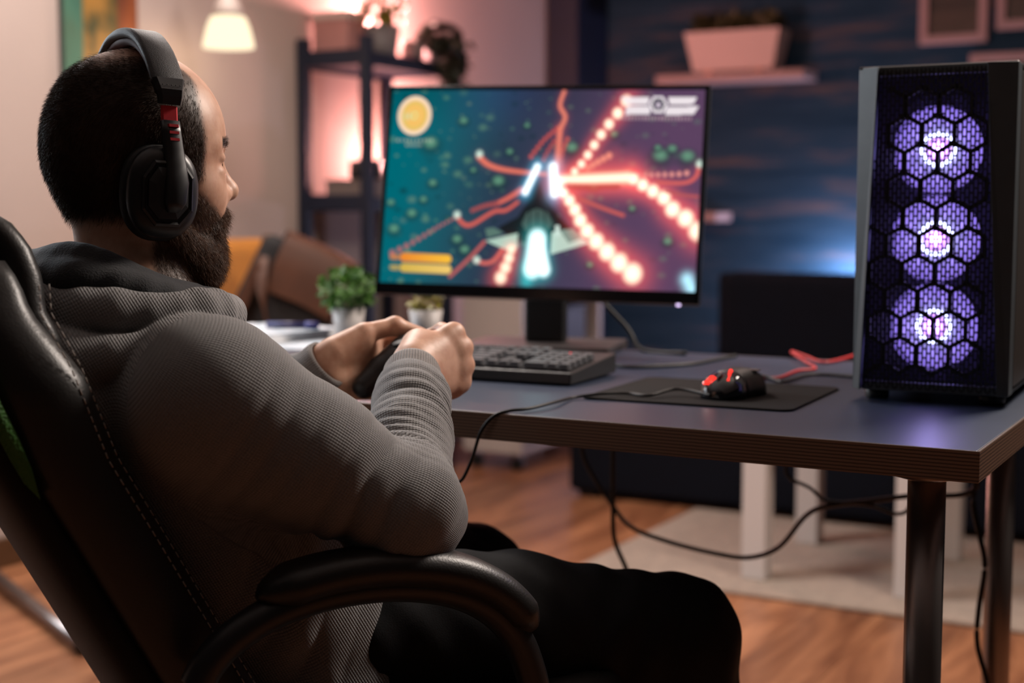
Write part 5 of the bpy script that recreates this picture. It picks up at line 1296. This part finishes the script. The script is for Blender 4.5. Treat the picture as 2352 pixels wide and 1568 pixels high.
_pf = [cpl(px, py, .222) for px, py in ((490, 1380), (400, 1230), (290, 1050), (210, 850), (140, 720), (138, 650), (110, 570), (60, 500), (0, 470))]
_sl = (_pf[1][0] - _pf[0][0]) / (_pf[1][1] - _pf[0][1])
fz = np.array([.40] + [p[1] for p in _pf]); fa = np.array([_pf[0][0] + _sl * (.40 - _pf[0][1])] + [p[0] for p in _pf])
FA = lambda z: float(np.interp(z, fz, fa))
def hw(z): return .150 if z < .86 else .150 - .06 * ((z - .86) / .145) ** 2
zs = np.concatenate([np.linspace(.44, .94, 22), np.linspace(.95, 1.0, 6)])
# front cushion
rings = []
for z in zs:
    w_ = hw(z) + .03; a = FA(z) - .028; th_ = .028
    rings.append([Cx(w_ * math.copysign(abs(math.cos(q)) ** .6, math.cos(q)), a - .02 + th_ * math.copysign(abs(math.sin(q)) ** .7, math.sin(q)), z) for q in np.linspace(0, 2 * math.pi, 28, endpoint=False)])
MB().loft(rings).build('backrest_cushion', mat_lea, chair, origin=co)
# rear shell
rings = []
for z in zs:
    sc_ = 1 if z < .95 else math.sqrt(max(.02, 1 - ((z - .95) / .056) ** 2)); w_ = (.222 if z < .84 else .222 - .05 * ((z - .84) / .16) ** 2) ; w_ *= .55 + .45 * sc_; a = FA(z) - .088; th_ = .024 * (.4 + .6 * sc_)
    rings.append([Cx(w_ * math.copysign(abs(math.cos(q)) ** .5, math.cos(q)), a - .012 + (th_ + (.010 if math.sin(q) < 0 else 0)) * math.copysign(abs(math.sin(q)) ** .75, math.sin(q)), z) for q in np.linspace(0, 2 * math.pi, 36, endpoint=False)])
MB().loft(rings).build('rear_shell', mat_shell, chair, origin=co)
def bolster_c(z): return (.188 if z < .86 else .188 - .035 * ((z - .86) / .14) ** 2), FA(z) - .050
bz = np.linspace(.45, .955, 40)
for s_ in (-1, 1):
    rings = []
    for i, z in enumerate(bz):
        la, a = bolster_c(z); k = min(1.0, .35 + 3.0 * (1 - i / 39.0) if i > 30 else 1, .3 + i * .25)
        rings.append([Cx(s_ * (la + .047 * k * math.copysign(abs(math.cos(q)) ** .8, math.cos(q))), a + .048 * k * math.copysign(abs(math.sin(q)) ** .8, math.sin(q)), z) for q in np.linspace(0, 2 * math.pi, 24, endpoint=False)])
    bo = MB().loft(rings).build('side_bolster', mat_lea, chair, origin=co)
    b = MB()
    for ang in (38, 62):
        q = math.radians(ang); z = .47
        while z < .93:
            z2 = z + .0055; pp = []
            for zz in (z, z2):
                la, a = bolster_c(zz); pp.append(Cx(s_ * (la + .0472 * math.cos(q) ** .8), a + .0482 * math.sin(q) ** .8, zz))
            b.tube(pp, .0007, 5); z += .0085
    b.build('stitching', mat_thread, bo, origin=co, kind='stuff')
    poly = [(-70, 800), (-20, 880), (15, 950), (45, 1010), (72, 1075), (93, 1148), (60, 1115), (28, 1062), (-5, 1000), (-45, 930), (-75, 860)]
    o1 = []; o2 = []
    for px, py in poly:
        a, z = cpl(px, py, .232); o1.append(Cx(s_ * .216, a, z)); o2.append(Cx(s_ * .2335, a, z))
    MB().loft([o1, o2]).build('side_insert', mat_green, chair, origin=co, label='green mesh side insert')
# headrest wings
rings = []
for i, z in enumerate(np.linspace(.86, 1.012, 14)):
    e = (z - .86) / .152; k = math.sqrt(max(.0, 1 - (2 * e - 1) ** 6)); w_ = (.185 - .035 * e) * (.82 + .18 * k); a = FA(min(z, 1.0)) - .030
    rings.append([Cx(w_ * math.copysign(abs(math.cos(q)) ** .6, math.cos(q)), a + .034 * (.3 + .7 * k) * math.copysign(abs(math.sin(q)) ** .8, math.sin(q)) + .012 * abs(math.cos(q)) ** 3, z) for q in np.linspace(0, 2 * math.pi, 28, endpoint=False)])
hd = MB().loft(rings).build('headrest', mat_lea, chair, origin=co)
# seat
rings = []
for z, k in ((.385, .90), (.40, .97), (.43, 1.0), (.462, 1.0), (.476, .96), (.482, .86)):
    rings.append([Cx(.245 * k * math.copysign(abs(math.cos(q)) ** .45, math.cos(q)), .285 + .255 * k * math.copysign(abs(math.sin(q)) ** .45, math.sin(q)), z) for q in np.linspace(0, 2 * math.pi, 40, endpoint=False)])
MB().loft(rings).build('seat', mat_lea, chair, origin=co)
# armrests: a padded arch with a frame below
apx = [(452, 1560), (478, 1510), (535, 1450), (630, 1390), (760, 1347), (900, 1330), (1030, 1342), (1120, 1380), (1180, 1440), (1212, 1510), (1228, 1590), (1210, 1700), (1150, 1780)]
for s_ in (1, -1):
    pts = []
    for px, py in apx:
        a, z = cpl(px, py, .27); pts.append(Cx(s_ * .27, a, z))
    sp_ = spline(pts, 8)
    fr_ = MB(); fr_.tube([p - Z * .006 for p in sp_] , .0165, 14, 1.0, up=r); arm = fr_.build('armrest', mat_hpl, chair, origin=co)
    pad_ = sp_[22:68]; m_ = len(pad_); rr = [.0255 * math.sqrt(min(1.0, (min(i, m_ - 1 - i) + .15) / 5.0)) for i in range(m_)]
    ups = []
    pb = MB(); cen = sp_[40] - Z * .12
    rings = []
    for i, p in enumerate(pad_):
        t_ = norm(pad_[min(i + 1, m_ - 1)] - pad_[max(i - 1, 0)]); nrm = norm(np.cross(r, t_)); nrm = nrm if nrm @ (p - cen) > 0 else -nrm
        rings.append([p + nrm * (.014 + rr[i] * .78 * math.sin(q)) + r * (rr[i] * 1.15 * math.copysign(abs(math.cos(q)) ** .8, math.cos(q))) for q in np.linspace(0, 2 * math.pi, 18, endpoint=False)])
    pb.loft(rings).build('armrest_pad', mat_lea, arm, origin=co)
    br = MB(); br.box(Cx(s_ * .24, .20, .375), (.07, .34, .02), ax=(r, f, Z)); br.build('armrest_bracket', mat_hpl, chair, origin=co, smooth=False, bevel=.004)
# lift, star base and castors
MB().lathe([(.03, .10), (.03, .24), (.022, .24), (.022, .36), (.07, .365), (.07, .386)], 24).build('gas_lift', mat_black, chair)
MB().lathe([(.05, .07), (.055, .09), (.05, .125), (.03, .13)], 24).build('base_hub', mat_hpl, chair)
for k in range(5):
    a = math.radians(20 + 72 * k); d_ = np.array([math.cos(a), math.sin(a), 0])
    MB().tube([d_ * .04 + Z * .10, d_ * .18 + Z * .092, d_ * .31 + Z * .072], [.026, .022, .017], 12, .8).build('base_arm', mat_hpl, chair)
    ca = MB(); s2 = np.array([-d_[1], d_[0], 0]); ca.tube([d_ * .31 + s2 * .012 + Z * .0285, d_ * .31 + s2 * .028 + Z * .0285], .028, 18); ca.tube([d_ * .31 - s2 * .028 + Z * .0285, d_ * .31 - s2 * .012 + Z * .0285], .028, 18)
    ca.tube([d_ * .31 + Z * .028, d_ * .31 + Z * .072], .011, 10); ca.build('castor', mat_black, chair)
